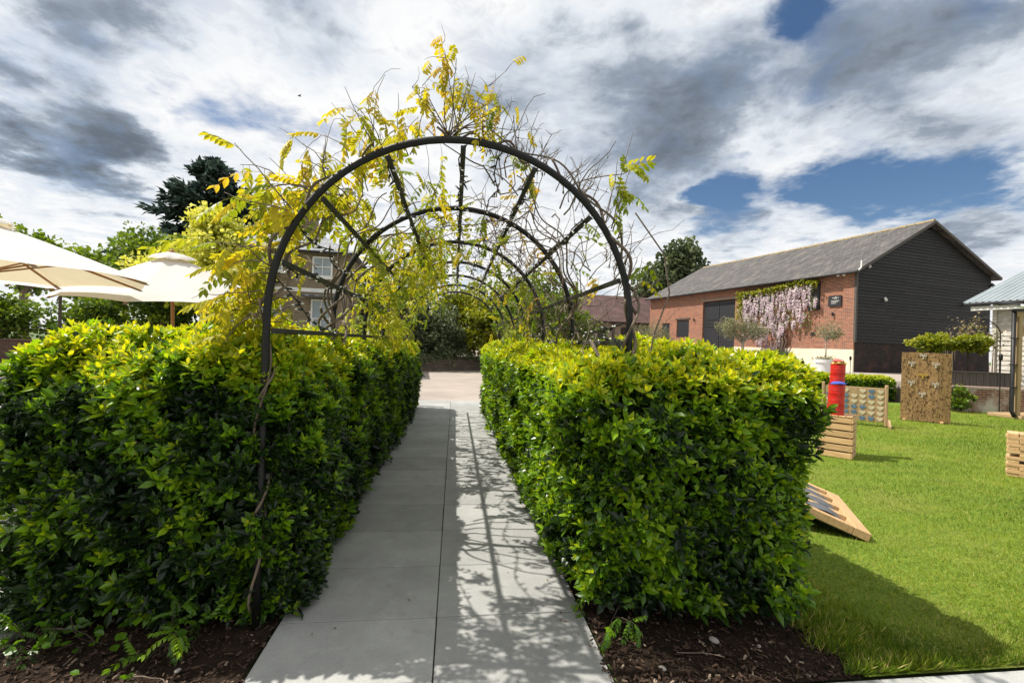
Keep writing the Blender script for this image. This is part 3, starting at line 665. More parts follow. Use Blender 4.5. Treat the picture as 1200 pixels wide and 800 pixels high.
def cp_tpl(k):
    mb = CPS[k]; v = np.concatenate(mb.v); f4 = np.concatenate(mb.f[4]) if mb.f[4] else None
    f3 = np.concatenate(mb.f[3]); f = np.concatenate([f3, f4[:, [0, 1, 2]], f4[:, [0, 2, 3]]]); return v, f
CPT = [cp_tpl(k) for k in range(8)]
CPMESH = {}
def cp_mesh(k, a):
    q = min(4, int(a*5))
    if (k, q) not in CPMESH:
        mb = MB(); mb.add(CPT[k][0], CPT[k][1], .1+.2*q); CPMESH[(k, q)] = mb.mesh('leaf', M['wisleaf'])
    return CPMESH[(k, q)]
def twig(p, d, L, n=7, wander=.25, up=0.0):
    pts = [np.array(p, float)]; d = np.array(d, float); d /= np.linalg.norm(d)
    for i in range(n-1):
        d = d+rng.normal(0, wander, 3)+np.array((0, 0, up)); d /= np.linalg.norm(d); pts.append(pts[-1]+d*L/(n-1))
    return np.array(pts)
def helix(x, y, z0, z1, turns, r, ph=0, n=60):
    t = np.linspace(0, 1, n); a = ph+turns*2*PI*t+.5*np.sin(7*t)
    rr = r*(1+.25*np.sin(11*t+ph)); return np.stack([x+rr*np.cos(a), y+rr*np.sin(a), z0+(z1-z0)*t], 1)
def vine(label, mains, shoots, leaves, n_obj, base, agemod=0, scale=1.0):
    """mains: list of (pts, r0, r1); shoots: list of (pts, r); leaves: arrays P, D, A"""
    base = np.array(base, float); root = thing('climbing_vine', label, 'vine', tuple(base), 0, 'vines on the arch')
    mb = MB()
    for pts, a, b in mains: mb.tube(np.array(pts)-base, np.linspace(a, b, len(pts)), 7)
    mb.build('stem', M['twig'], root, True)
    mb = MB()
    for pts, r in shoots: mb.tube(np.array(pts)-base, np.linspace(r, r*.35, len(pts)), 5)
    if shoots: mb.build('twigs', M['twig'], root, True, kind='stuff')
    P, D, A = leaves
    if len(P) == 0: return root
    P = np.array(P); D = unit(np.array(D)); A = np.clip(np.array(A)+agemod, 0, .99); n = len(P)
    U = unit(np.array((0, 0, 1.))+rng.normal(0, .35, (n, 3))); S = rng.uniform(.75, 1.2, n)*scale
    K = rng.integers(0, 8, n); d = np.linalg.norm(P-CAMP, axis=1); near = set(np.argsort(d)[:n_obj].tolist())
    mb = MB()
    for k in range(8):
        i = np.array([j for j in np.nonzero(K == k)[0] if j not in near], int)
        if len(i): scatter(mb, CPT[k], P[i]-base, D[i], U[i], S[i], A[i])
    if mb.n: mb.build('foliage', M['wisleaf'], root, kind='stuff')
    for j in near:
        y = Vector(D[j]); x = y.cross(Vector(U[j])).normalized(); z = x.cross(y)
        o = bpy.data.objects.new('leaf', cp_mesh(int(K[j]), float(A[j]))); COL.objects.link(o); o.parent = root
        mm = Matrix((x, y, z)).transposed().to_4x4() @ Matrix.Scale(float(S[j]), 4); mm.translation = P[j]-base; o.matrix_local = mm
    return root
def leaf_along(pts, dens, P, D, A, start=.2, age_tone=.5, out=(0, 0, 0), down=.5):
    n = max(1, int(dens*np.sum(np.linalg.norm(np.diff(pts, axis=0), axis=1))))
    t = np.linspace(0, 1, len(pts))
    for q in start+(1-start)*rng.random(n):
        p = np.array([np.interp(q, t, pts[:, k]) for k in range(3)]); d = rng.normal(0, .6, 3)+np.array(out); d[2] -= down
        P.append(p); D.append(d); A.append(np.clip(rng.normal(age_tone, .2), 0, 1))
def hoop_run(y0, y1, a0, a1, r=1.03, n=40, wob=.03):
    t = np.linspace(0, 1, n)
    return np.array([hoop_pt(y0+(y1-y0)*q+wob*math.sin(11*q), R(a0+(a1-a0)*q), HR*(r+.035*math.sin(17*q+y0))) for q in t])
LX, RX = HX-HR, HX+HR

# 1: nearest left post
P, D, A = [], [], []; sh = []
st = [(helix(LX, 2.73, .0, 1.85, 2.2, .036, 2.0), .008, .007), (helix(LX-.01, 2.735, .65, 1.6, 1.6, .045, 4.6, 40), .008, .006), (hoop_run(2.76, 2.78, 178, 118, 1.04), .012, .006), (hoop_run(2.80, 3.3, 175, 128, 1.0), .011, .005)]
for k in range(74):
    a = R(rng.uniform(130, 192)); y = 2.62+rng.random()**1.3*.95; p = hoop_pt(y, min(a, PI), HR*1.02)
    if a > PI: p[2] -= (a-PI)*1.0
    o = np.array((math.cos(a)*1.25, .10, max(0, math.sin(a))*.6)); tw_ = twig(p, o+rng.normal(0, .30, 3), rng.uniform(.16, .42), 6, .22, -.05)
    sh.append((tw_, rng.uniform(.003, .005))); leaf_along(tw_, 12, P, D, A, .1, .54, o*.9, .7)
for k in range(22):                                         # taller yellow sprays above the left shoulder
    a = R(rng.uniform(104, 140)); p = hoop_pt(2.7+rng.random()*.9, a, HR*1.03)
    tw_ = twig(p, (math.cos(a)*.6+rng.normal(0, .2), rng.normal(0, .2), 1.0), rng.uniform(.25, .55), 7, .2, .02); sh.append((tw_, .004)); leaf_along(tw_, 11, P, D, A, .25, .56, (0, 0, 0), .55)
for k in range(5):                                          # long bare tendrils
    p = hoop_pt(2.72, R(150-k*8), HR*1.04); tw_ = twig(p, (-.5+.1*k, .0, 1), .55, 12, .28, -.03); sh.append((tw_, .0028))
vine('vine with drooping yellow leaves on the nearest left post', st, sh, (P, D, A), 280, (LX, 2.73, 0), -.08, .84)
# 2: dense vine on the second left hoop
P, D, A = [], [], []; sh = []
st = []
for k in range(7):
    st.append((helix(LX+.02, 4.13, -.0, 1.5+.1*k, 1.1+.2*k, .05+.012*k, k*.9), .022-.002*k, .012)); st.append((hoop_run(4.0+.1*k, 3.5+.3*k, 184-2*k, 120-6*k, 1.0+.02*(k % 3)), .011, .004))
for k in range(300):
    a = R(rng.uniform(98, 196)); y = rng.uniform(3.5, 7.6)
    if a > R(146) and y < 5.3: continue
    if y < 4.0 and rng.random() < .55: continue
    p = hoop_pt(y, min(a, PI), HR*rng.uniform(.86, 1.08))
    if a > PI: p[2] -= (a-PI)*1.6
    tw_ = twig(p, rng.normal(0, .6, 3)+np.array((math.cos(a)*.3, 0, .35)), rng.uniform(.25, .6), 6, .3, 0); sh.append((tw_, rng.uniform(.003, .006))); leaf_along(tw_, 8, P, D, A, .1, .36, (math.cos(a)*.2, 0, 0), .4)
vine('thick tangled vine with lime leaves on the second left post', st, sh, (P, D, A), 120, (LX, 4.13, 0), -.05, .9)
# 3: spray on top of the nearest hoop
P, D, A = [], [], []; sh = []; st = [(hoop_run(2.80, 2.74, 66, 98, 1.035, 24), .008, .007)]
for k in range(15):
    p = hoop_pt(2.75, R(94)+rng.normal(0, .02), HR*1.03); ang = rng.uniform(-.95, 1.15)
    tw_ = twig(p, (math.sin(ang), rng.normal(0, .25), math.cos(ang)), rng.uniform(.30, .52), 8, .14, .03); sh.append((tw_, .0045))
    for q in range(4):
        i = rng.integers(3, 8); t2 = twig(tw_[i], (rng.normal(0, .8), rng.normal(0, .5), .55), rng.uniform(.06, .18), 5, .3); sh.append((t2, .002)); leaf_along(t2, 14, P, D, A, .3, .60, (0, 0, 0), .75)
vine('upright yellow spray sprouting from the crown of the nearest hoop', st, sh, (P, D, A), 60, tuple(hoop_pt(2.74, R(96))), .02, .56)
# 4: right front post, nearly bare
P, D, A = [], [], []; sh = []
st = [(helix(RX, 2.73, .1, 1.95, 3.4, .042, .4), .014, .011), (helix(RX+.005, 2.73, .9, 2.0, 1.7, .05, 2.6, 40), .010, .008), (hoop_run(2.74, 2.75, 4, 62, 1.035), .012, .007), (hoop_run(2.78, 2.74, 10, 84, 1.06), .009, .004),
      (np.array([(RX-.22, 2.8, 1.68), (RX-.14, 2.77, 1.52), (RX-.03, 2.74, 1.40), (RX+.03, 2.7, 1.2)]), .011, .012), (np.array([(RX+.06, 2.74, 1.1), (RX+.10, 2.72, 1.45), (RX+.17, 2.74, 1.75), (RX+.26, 2.74, 2.0), (RX+.22, 2.75, 2.25), (RX+.02, 2.75, 2.50)]), .006, .005)]
for k in range(85):
    a = R(rng.uniform(8, 86)); p = hoop_pt(2.74+rng.random()*.3, a, HR*1.03); o = np.array((math.cos(a)*.7, rng.normal(0, .3), .75+rng.random()*.4)); tw_ = twig(p, o+rng.normal(0, .3, 3), rng.uniform(.1, .36), 6, .2, .03); sh.append((tw_, .0038))
    for q in range(3): i = rng.integers(1, 6); sh.append((twig(tw_[i], rng.normal(0, 1, 3)+np.array((0, 0, .8)), rng.uniform(.03, .09), 3, .2), .0022))
for a, n_ in ((32, 7), (36, 7), (10, 5), (29, 4)):
    p = hoop_pt(2.74, R(a), HR*1.04); tw_ = twig(p, (.25, -.05, 1), .42 if a > 30 else .25, 8, .12, 0); sh.append((tw_, .004)); leaf_along(tw_, n_/.4, P, D, A, .35, .12, (.2, 0, 0), .4)
tw_ = twig(hoop_pt(2.74, R(33), HR*1.04), (.22, 0, 1), .66, 10, .07, .02); sh.append((tw_, .0045))
vine('nearly bare vine twining up the nearest right post', st, sh, (P, D, A), 25, (RX, 2.73, 0), 0, .75)
# 5: bare tangle on the right side of the second and third hoops
P, D, A = [], [], []; sh = []; st = []
for k in range(6):
    st.append((helix(RX-.02, 4.13, 0, 1.5+.12*k, 1.0+.2*k, .04+.012*k, k*1.1), .018-.002*k, .010)); st.append((hoop_run(4.1, 3.1+.45*k, 0+3*k, 70-4*k, .98+.02*(k % 3)), .009, .004))
for k in range(215):
    a = R(rng.uniform(-14, 84)); y = rng.uniform(2.95, 6.6); p = hoop_pt(y, max(a, 0), HR*rng.uniform(.85, 1.05))
    if a < 0: p[2] += a*1.5
    tw_ = twig(p, rng.normal(0, .6, 3)+np.array((0, -.1, .55)), rng.uniform(.25, .85), 9, .28, 0); sh.append((tw_, rng.uniform(.003, .0065)))
    if rng.random() < .16: leaf_along(tw_, 5, P, D, A, .3, .10 if rng.random() < .75 else .95, (0, 0, 0), .5)
vine('tangle of bare stems with sparse green leaves on the second right post', st, sh, (P, D, A), 30, (RX, 4.13, 0), 0, .8)
# 6: farther right, leafy
P, D, A = [], [], []; sh = []; st = [(helix(RX, 6.93, 0, 1.8, 2, .05, .3), .016, .01), (hoop_run(6.93, 8.3, 0, 60, 1.0), .01, .004)]
for k in range(80):
    a = R(rng.uniform(-10, 75)); y = rng.uniform(5.6, 9.6); p = hoop_pt(y, max(a, 0), HR*rng.uniform(.85, 1.1)); tw_ = twig(p, rng.normal(0, .6, 3)+np.array((0, 0, .2)), rng.uniform(.25, .6), 6, .3); sh.append((tw_, .004))
    leaf_along(tw_, 4.5, P, D, A, .2, .20, (0, 0, 0), .5)
vine('green leafy vine on the farther right hoops', st, sh, (P, D, A), 0, (RX, 6.93, 0), 0, .9)
# 7: farther left
P, D, A = [], [], []; sh = []; st = [(helix(LX, 8.33, 0, 1.8, 2, .05, .3), .016, .01), (hoop_run(8.33, 7.0, 180, 120, 1.0), .01, .004)]
for k in range(90):
    a = R(rng.uniform(110, 190)); y = rng.uniform(6.8, 11); p = hoop_pt(y, min(a, PI), HR*rng.uniform(.85, 1.1)); tw_ = twig(p, rng.normal(0, .6, 3)+np.array((0, 0, .2)), rng.uniform(.25, .6), 6, .3); sh.append((tw_, .004))
    leaf_along(tw_, 6, P, D, A, .2, .25, (0, 0, 0), .5)
vine('leafy yellow green vine on the far left hoops', st, sh, (P, D, A), 0, (LX, 8.33, 0), 0, .95)
# loose growth at the hedge feet
def sprout(label, name, loc, n, L, age_tone, mat_, spread=.8, up=.5, cat='plant', sc=.8):
    root = thing(name, label, cat, loc); mb = MB(); P = []; D = []; 
    for k in range(n):
        d = np.array((rng.normal(0, spread), rng.normal(0, spread), up+rng.random()*.5)); t_ = twig((0, 0, 0), d, L*rng.uniform(.6, 1.1), 6, .15, -.12); mb.tube(t_, np.linspace(.003, .001, 6), 4)
        for q in range(5): P.append(t_[rng.integers(2, 6)]); D.append(d+rng.normal(0, .5, 3)-np.array((0, 0, .4)))
    mb.build('stem', M['darktwig'], root); P = np.array(P); D = np.array(D, float); m2 = MB(); U = np.tile((0, 0, 1.), (len(P), 1))+rng.normal(0, .2, (len(P), 3))
    K = rng.integers(0, 8, len(P))
    for k in range(8): i = np.nonzero(K == k)[0]; scatter(m2, CPT[k], P[i], D[i], U[i], rng.uniform(.6, 1, len(i))*sc, np.clip(rng.normal(age_tone, .1, len(i)), 0, 1))
    m2.build('foliage', M[mat_], root, kind='stuff')
sprout('ferny green plant growing from the mulch under the left hedge', 'fern', (-1.34, 2.62, 0), 9, .26, .54, 'hedgeleaf', .7, .5, 'fern', .62)
sprout('small trailing sprig at the foot of the right hedge', 'seedling', (1.02, 2.85, .08), 4, .18, .6, 'hedgeleaf', .8, .2, 'plant', .6)
sprout('bronze green sprig drooping at the near corner of the right hedge', 'seedling', (1.06, 2.52, .10), 4, .16, .5, 'hedgeleaf', .6, .1, 'plant', .55)
sprout('rough weeds at the outer foot of the left hedge', 'weed', (-2.05, 2.66, 0), 10, .26, .42, 'hedgeleaf', .9, .6, 'plant', .55)
def ivy():
    root = thing('ivy', 'broad leaved ivy creeping at the base of the left hedge', 'plant', (-1.78, 2.60, 0)); mb = MB(); n = 46
    P = np.stack([rng.normal(0, .20, n), rng.normal(0, .07, n), rng.uniform(.02, .16, n)], 1); D = np.stack([rng.normal(size=n), rng.normal(size=n)-.5, rng.normal(0, .3, n)], 1); U = np.array((0, -.5, 1.))+rng.normal(0, .3, (n, 3))
    scatter(mb, (LEAF[0]*np.array((1.7, 1, 1)), LEAF[1]), P, D, U, rng.uniform(.04, .07, n), rng.uniform(.38, .55, n)); mb.build('foliage', M['hedgeleaf'], root, kind='stuff')
    m2 = MB()
    for k in range(6): m2.tube(twig((rng.normal(0, .15), .03, 0), (rng.normal(), -.2, .3), .3, 6, .3), .003, 4)
    m2.build('stem', M['darktwig'], root)
ivy()
for k, (x, y, L_) in enumerate(((1.35, 2.33, .24), (-1.35, 2.36, .26))):
    mb = MB(); mb.tube(twig((0, 0, .014), (1, -.35, .02), L_, 7, .2), np.linspace(.003, .0015, 7), 5); mb.build('fallen_twig', M['twig'], loc=(x, y, 0), label=('thin dry twig lying in the mulch right of the path', 'thin dry twig lying in the mulch left of the path')[k], cat='twig')
def litter():
    mb = MB(); n = 240; X = np.where(rng.random(n) < .75, .93-np.abs(rng.normal(0, .10, n)), rng.uniform(-.8, .9, n)); Y = rng.uniform(2.3, 9, n)
    P = np.stack([X, Y, np.full(n, .004)], 1); D = np.stack([rng.normal(size=n), rng.normal(size=n), np.zeros(n)], 1); U = np.array((0, 0, 1.))+rng.normal(0, .25, (n, 3))
    scatter(mb, LEAF, P, D, U, rng.uniform(.006, .026, n), rng.random(n)); mb.build('leaf_litter', M['deadleaf'], kind='stuff', label='few dry leaves scattered on the paving slabs', cat='leaves')
litter()

# ================================================================ TREES AND SHRUBS
def tree(name, label, base, h, blobs, leaf, n, mat, trunk=.18, clumps=60, tpl=CARD, bark='bark', group=None, cat='tree', fork=.4, upb=.5, flat=1.0, lean=(0, 0)):
    """blobs: (x, y, z, rx, ry, rz) ellipsoids relative to the base; clumps of leaves fill their outer shells"""
    root = thing(name, label, cat, base, 0, group); vol = np.array([b[3]*b[4]*b[5] for b in blobs])**.67; vol /= vol.sum()
    C = []; W = []
    for k in range(clumps):
        b = blobs[rng.choice(len(blobs), p=vol)]; d = rdir(1)[0]; r = rng.random()**.45
        C.append(np.array(b[:3])+d*r*np.array(b[3:])*rng.uniform(.82, 1.08)); W.append(min(b[3:]))
    C = np.array(C); W = np.array(W); C[:, 2] = np.maximum(C[:, 2], .12)
    mb = MB(); top = max(b[2] for b in blobs); f = np.array((lean[0]*fork, lean[1]*fork, h*fork))
    tp = [np.zeros(3), f*.5+np.array((.03*h*.3, 0, 0)), f, np.array((lean[0], lean[1], top*.9))]
    mb.tube(tp, [trunk*1.15, trunk*.9, trunk*.75, trunk*.25], 8)
    mb.build('trunk', M[bark], root, True)
    lb = MB()
    for k in rng.choice(len(C), min(len(C), 26), replace=False):
        s_ = f+(tp[3]-f)*rng.random()*.7; e = C[k]; mid = (s_+e)/2+np.array((0, 0, -.04*h))*rng.random(); lb.tube([s_, mid, e], [trunk*.35, trunk*.22, trunk*.07], 5)
    lb.build('limb', M[bark], root, True, kind='stuff')
    i = rng.integers(0, len(C), n); sp = W[i][:, None]*.30
    off = rng.normal(0, 1, (n, 3)); off *= np.minimum(1, 1.7/(np.linalg.norm(off, axis=1, keepdims=True)+1e-6)); off = off*sp*np.array((1, 1, .7*flat)); P = C[i]+off; P[:, 2] = np.maximum(P[:, 2], .05)
    U = unit(rng.normal(0, 1, (n, 3))*.6+np.array((0, 0, upb))+unit(off)*.5); D = unit(unit(off)+rng.normal(0, .6, (n, 3)))
    tone = rng.random(len(C))[i]; A = np.clip(.15+.5*tone+.25*off[:, 2]/(sp[:, 0]+1e-6)*.5+rng.normal(0, .15, n), 0, 1)
    m2 = MB(); scatter(m2, tpl, P, D, U, leaf*rng.uniform(.7, 1.3, n), A); m2.build('crown', M[mat], root, kind='stuff'); return root
def conifer(name, label, base, h, r, mat='cedarleaf', levels=15, leaf=.5, droop=.12):
    root = thing(name, label, 'tree', base); MB().tube([(0, 0, -.1), (.1, 0, h*.5), (0, 0, h*.97)], [h*.022, h*.014, h*.003], 8).build('trunk', M['darktwig'], root, True)
    lb = MB(); P = []; D = []; A = []
    for l in range(levels):
        t = l/(levels-1); z = h*(.22+.76*t); rr = r*(1-t**2.4)**.75*rng.uniform(.8, 1.12)+.25
        for k in range(max(6, int(11-4*t))):
            a = rng.uniform(0, 6.3); L_ = rr*rng.uniform(.65, 1.1); e = np.array((math.cos(a)*L_, math.sin(a)*L_, z-droop*L_+.18*L_)); s_ = np.array((0, 0, z)); lb.tube([s_, (s_+e)/2+np.array((0, 0, .05*L_)), e], [.07, .05, .02], 4)
            m_ = int(16+26*L_)
            for q in range(m_):
                u = rng.uniform(.25, 1.03); p = s_+(e-s_)*u+np.array((rng.normal(0, .16*L_*(1.15-u)+.12), rng.normal(0, .16*L_*(1.15-u)+.12), rng.normal(0, .16)+.05)); P.append(p); D.append((math.cos(a)*.8+rng.normal(0, .5), math.sin(a)*.8+rng.normal(0, .5), rng.normal(.1, .4))); A.append(rng.random())
    lb.build('limb', M['darktwig'], root, kind='stuff'); n = len(P); m2 = MB()
    scatter(m2, DIAM, np.array(P), np.array(D), unit(np.array((0, 0, 1.))+rng.normal(0, .4, (n, 3))), leaf*rng.uniform(.6, 1.3, n), np.array(A)); m2.build('crown', M[mat], root, kind='stuff')
conifer('cedar_tree', 'tall dark cedar rising behind the yellow maple', (-21.5, 43.1, 0), 16.8, 4.9, leaf=.7, levels=22, droop=.02)
conifer('cedar_tree', 'lower dark conifer beside the tall cedar, behind the house roof', (-15.8, 43.5, 0), 12.4, 3.0, leaf=.65, levels=11)
tree('maple_tree', 'pale yellow variegated maple behind the white parasol', (-10.0, 20.2, 0), 7.2, [(0, 0, 4.4, 1.7, 1.7, 1.6), (.3, 0, 6.0, 1.1, 1.1, 1.4), (-1.5, 0, 3.9, 1.2, 1.2, 1.2), (1.3, .2, 4.4, 1.0, 1.0, 1.0)], .15, 9000, 'yellowleaf', .12, 90)
tree('lime_tree', 'fresh green tree left of the yellow maple', (-14.0, 24, 0), 7, [(0, 0, 5.0, 1.9, 1.6, 1.5), (1.2, -.4, 5.4, 1.0, 1.0, 1.3), (-.6, 0, 3.6, 1.8, 1.5, 1.2)], .15, 9000, 'greenleaf', .14, 80)
tree('far_tree', 'distant round tree beyond the left parasols', (-34.6, 49.7, 0), 9.4, [(0, 0, 6.6, 3.2, 3, 2.6)], .4, 3500, 'greenleaf', .3, 50)
tree('oak_tree', 'oak with branches reaching in at the left edge', (-25.2, 25.0, 0), 9, [(0, 0, 6.9, 1.7, 1.9, 1.6), (-2, 0, 7.3, 2.2, 2, 2)], .17, 8000, 'greenleaf', .3, 50)
tree('far_tree', 'green treetop just above the big parasol', (-28.2, 33.8, 0), 8.6, [(0, 0, 6.2, 2.0, 2, 2.0), (.9, 0, 6.6, 1.0, 1, 1.2)], .22, 5000, 'greenleaf', .3, 50)
tree('pine_tree', 'rounded grey green tree behind the slate barn roof', (28.4, 55.2, .7), 15.5, [(0, 0, 12.6, 2.3, 2.2, 2.6), (-2.2, 0, 9.8, 2.2, 2.2, 2.2), (2.0, 0, 10.2, 2.4, 2.2, 2.2), (.2, 0, 10.6, 2.6, 2.2, 2.4)], .42, 9000, 'yewleaf', .32, 90)
tree('far_tree', 'broad green crown low behind the slate barn roof', (24.0, 56.0, .7), 11.0, [(1.5, 0, 8.4, 2.6, 2.6, 2.4), (5.5, 0, 8.6, 2.4, 2.4, 2.6), (4.4, 0, 11.0, 2.2, 2, 2.6)], .45, 6000, 'yewleaf', .3, 60)
# shrubs across the road, framed by the arch
tree('dark_shrub', 'dark grey green shrub over the stone wall beyond the arch', (-1.7, 27.2, .3), 4.0, [(0, 0, 2.0, 1.9, 1.5, 1.9), (1.3, -.6, 1.3, 1.3, 1, 1.3), (-1.4, 0, 1.4, 1.4, 1.2, 1.4)], .15, 15000, 'yewleaf', .1, 150, CARD, cat='shrub')
tree('beech_shrub', 'light green shrub right of the dark one beyond the arch', (2.0, 27.9, .3), 5.0, [(0, 0, 2.6, 2.2, 1.6, 2.3), (-.6, -.9, 1.9, 1.2, .8, 1.5), (1.6, 0, 3.4, 1.7, 1.4, 1.8), (-1.5, .8, 3.5, 1.5, 1.3, 1.3)], .16, 13000, 'limeleaf', .1, 120, cat='shrub')
tree('beech_tree', 'loose green tree seen through the right side hoops', (4.8, 23.6, 0), 5.6, [(0, 0, 3.5, 1.9, 1.6, 1.9), (-1.5, 0, 2.6, 1.2, 1.2, 1.5), (1.6, .3, 2.4, 1.4, 1.2, 1.3)], .15, 6500, 'greenleaf', .1, 70)
tree('beech_tree', 'sparse green tree left behind the far hoops', (-4.3, 26.5, 0), 5.2, [(0, 0, 3.4, 1.6, 1.6, 1.7), (1.6, 0, 3.7, 1.2, 1.2, 1.1)], .16, 5000, 'greenleaf', .1, 60)
# row of bushes above the left garden wall
names = ['leftmost', 'second', 'third', 'fourth', 'fifth', 'rightmost']
for k in range(6):
    tree('garden_bush', f'{names[k]} bush of the green row above the left brick wall', (-28.5+3.5*k, 24.6+.3*(k % 2), 0), 3.3, [(0, 0, 1.75, 1.9, 1.1, 1.35), (.8, -.2, 2.4, 1.1, .9, .9)], .15, 4300, 'greenleaf', .09, 60, group='bushes behind the left wall', cat='shrub')
tree('pale_shrub', 'pale orange cream shrub in front of the brick house', (-6.6, 18.6, 0), 2.2, [(0, 0, 1.3, 1.5, .9, .95)], .09, 3500, 'oliveleaf', .06, 50, cat='shrub')
tree('lime_shrub', 'yellow green shrub between the parasol pole and the hedge', (-6.9, 13.5, 0), 1.9, [(0, 0, 1.1, 1.6, .9, .85), (-1.4, 0, 1.0, 1.1, .8, .75)], .09, 4200, 'limeleaf', .05, 50, cat='shrub')

# ================================================================ LEFT SIDE
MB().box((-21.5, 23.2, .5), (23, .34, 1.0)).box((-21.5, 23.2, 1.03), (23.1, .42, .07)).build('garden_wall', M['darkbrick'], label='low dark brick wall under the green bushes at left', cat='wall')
hedge('box_hedge', 'low clipped hedge on the terrace at the left edge', (-13.5, 9.95, .06), (-6.6, 10.75, .86), (.3, .3, 1, .1, 1), 6, .05, parts=0, seed=21, nsprig=2200, tone_base=.66, undercut=.05)
MB().cbox((-10, 9.86, .05), (7.2, .05, .16)).build('timber_edging', M['teak'], label='brown timber edging before the low terrace hedge', cat='edging')
def chair():
    root = thing('garden_chair', 'grey woven tub chair cut by the left edge', 'chair', (-7.05, 7.75, 0), R(-60))
    def shell(z0, z1, rr, fl):
        V = []; F = []; n = 17
        for i in range(n):
            a = R(-20)+i/(n-1)*R(220); top = z1-.12*(abs(i-8)/8)**2
            for r_, z in ((rr, z0), (rr*fl, top), (rr*fl-.035, top), (rr-.035, z0)): V.append((math.cos(a)*r_, math.sin(a)*r_, z))
        for i in range(n-1):
            for j in range(4): F.append((i*4+j, (i+1)*4+j, (i+1)*4+(j+1) % 4, i*4+(j+1) % 4))
        return MB().add(V, F)
    shell(.40, .86, .30, 1.14).build('backrest', M['wicker'], root)
    MB().lathe([(0, .38), (.29, .38), (.30, .44), (.24, .47), (0, .47)], n=20).build('seat', M['wicker'], root)
    for x, y in ((.2, .2), (-.2, .2), (.2, -.2), (-.2, -.2)): MB().tube([(x, y, .39), (x*1.25, y*1.25, 0)], [.018, .012], 8).build('leg', M['black_metal'], root)
chair()
def parasol(label, loc, rim_z, apex_z, rad, rot, tilt=(0, 0), wood='teak'):
    root = thing('parasol', label, 'parasol', loc, rot, 'parasols on the terrace'); root.rotation_euler = (tilt[0], tilt[1], rot); n = 8
    MB().lathe([(0, 0), (.28, 0), (.28, .06), (.06, .09), (.045, .12), (0, .12)], n=20).build('base', M['black_metal'], root)
    MB().tube([(0, 0, .1), (0, 0, apex_z+.02)], .029, 12).build('pole', M[wood], root, True)
    MB().lathe([(0, apex_z+.14), (.03, apex_z+.13), (.04, apex_z+.09), (.03, apex_z), (0, apex_z)], n=12).build('finial', M['teak'], root, True)
    V = []; F = []; rows = 9; seg = 8; m_ = n*seg
    for r in range(rows+1):
        t = r/rows
        for k in range(m_):
            a = k/m_*2*PI; f = (k % seg)/seg; pol = math.cos(PI/n)/math.cos((f-.5)*2*PI/n); sagm = 1-(2*f-1)**2
            rr = rad*(.05+.95*t)*(1*(1-t*.0)*pol); z = apex_z-(apex_z-rim_z)*(t**1.10)-.045*math.sin(PI*t)*sagm*.6+.03*t*sagm
            V.append((math.cos(a)*rr, math.sin(a)*rr, z))
    for r in range(rows):
        for k in range(m_): F.append((r*m_+k, r*m_+(k+1) % m_, (r+1)*m_+(k+1) % m_, (r+1)*m_+k))
    cn = MB().add(V, F).build('canopy', M['canvas'], root, True)
    vent = MB(); vv = []; ff = []
    for r, (rr, dz) in enumerate(((.02, .09), (.16, .055), (.30, .0), (.33, -.03))):
        for k in range(32):
            a = k/32*2*PI; w = 1+.10*math.cos(8*a); vv.append((math.cos(a)*rr*w, math.sin(a)*rr*w, apex_z+dz+.012*math.cos(8*a)*(r/3)))
    for r in range(3):
        for k in range(32): ff.append((r*32+k, r*32+(k+1) % 32, (r+1)*32+(k+1) % 32, (r+1)*32+k))
    vent.add(vv, ff).build('vent', M['canvas'], cn, True)
    rb = MB().bar((.05, 0, apex_z-.10), (rad*.985, 0, rim_z-.022), .02, .028).mesh('rib', M['teak']); tipm = MB().cbox((rad*.96, 0, rim_z-.008), (.13, .05, .012), .003, rot=np.array(Matrix.Rotation(math.atan2(apex_z-rim_z, rad), 3, 'Y'))).mesh('rib_pocket', M['greywood'])
    stt = MB().bar((.03, 0, apex_z-.62), (rad*.5, 0, apex_z-.10-(apex_z-rim_z)*.46), .018, .02).mesh('strut', M['teak'])
    for k in range(n):
        a = k*2*PI/n
        for nm, me in (('rib', rb), ('strut', stt), ('rib_pocket', tipm)): link(nm, me, root, rot=(0, 0, a))
    MB().tube([(0, 0, apex_z-.68), (0, 0, apex_z-.56)], .055, 12).build('hub', M['teak'], root, True)
parasol('large parasol at the left edge, its cream underside and ribs showing', (-5.36, 5.86, 0), 2.25, 2.84, 1.68, R(12.3))
parasol('white parasol on a wooden pole beside the yellow maple', (-4.93, 9.0, 0), 2.25, 2.97, 1.64, R(10), (R(6.5), 0))
parasol('parasol mostly hidden behind the large one at left', (-8.3, 10.9, 0), 2.48, 3.02, 1.38, R(30), (R(4), 0), 'darkwood')
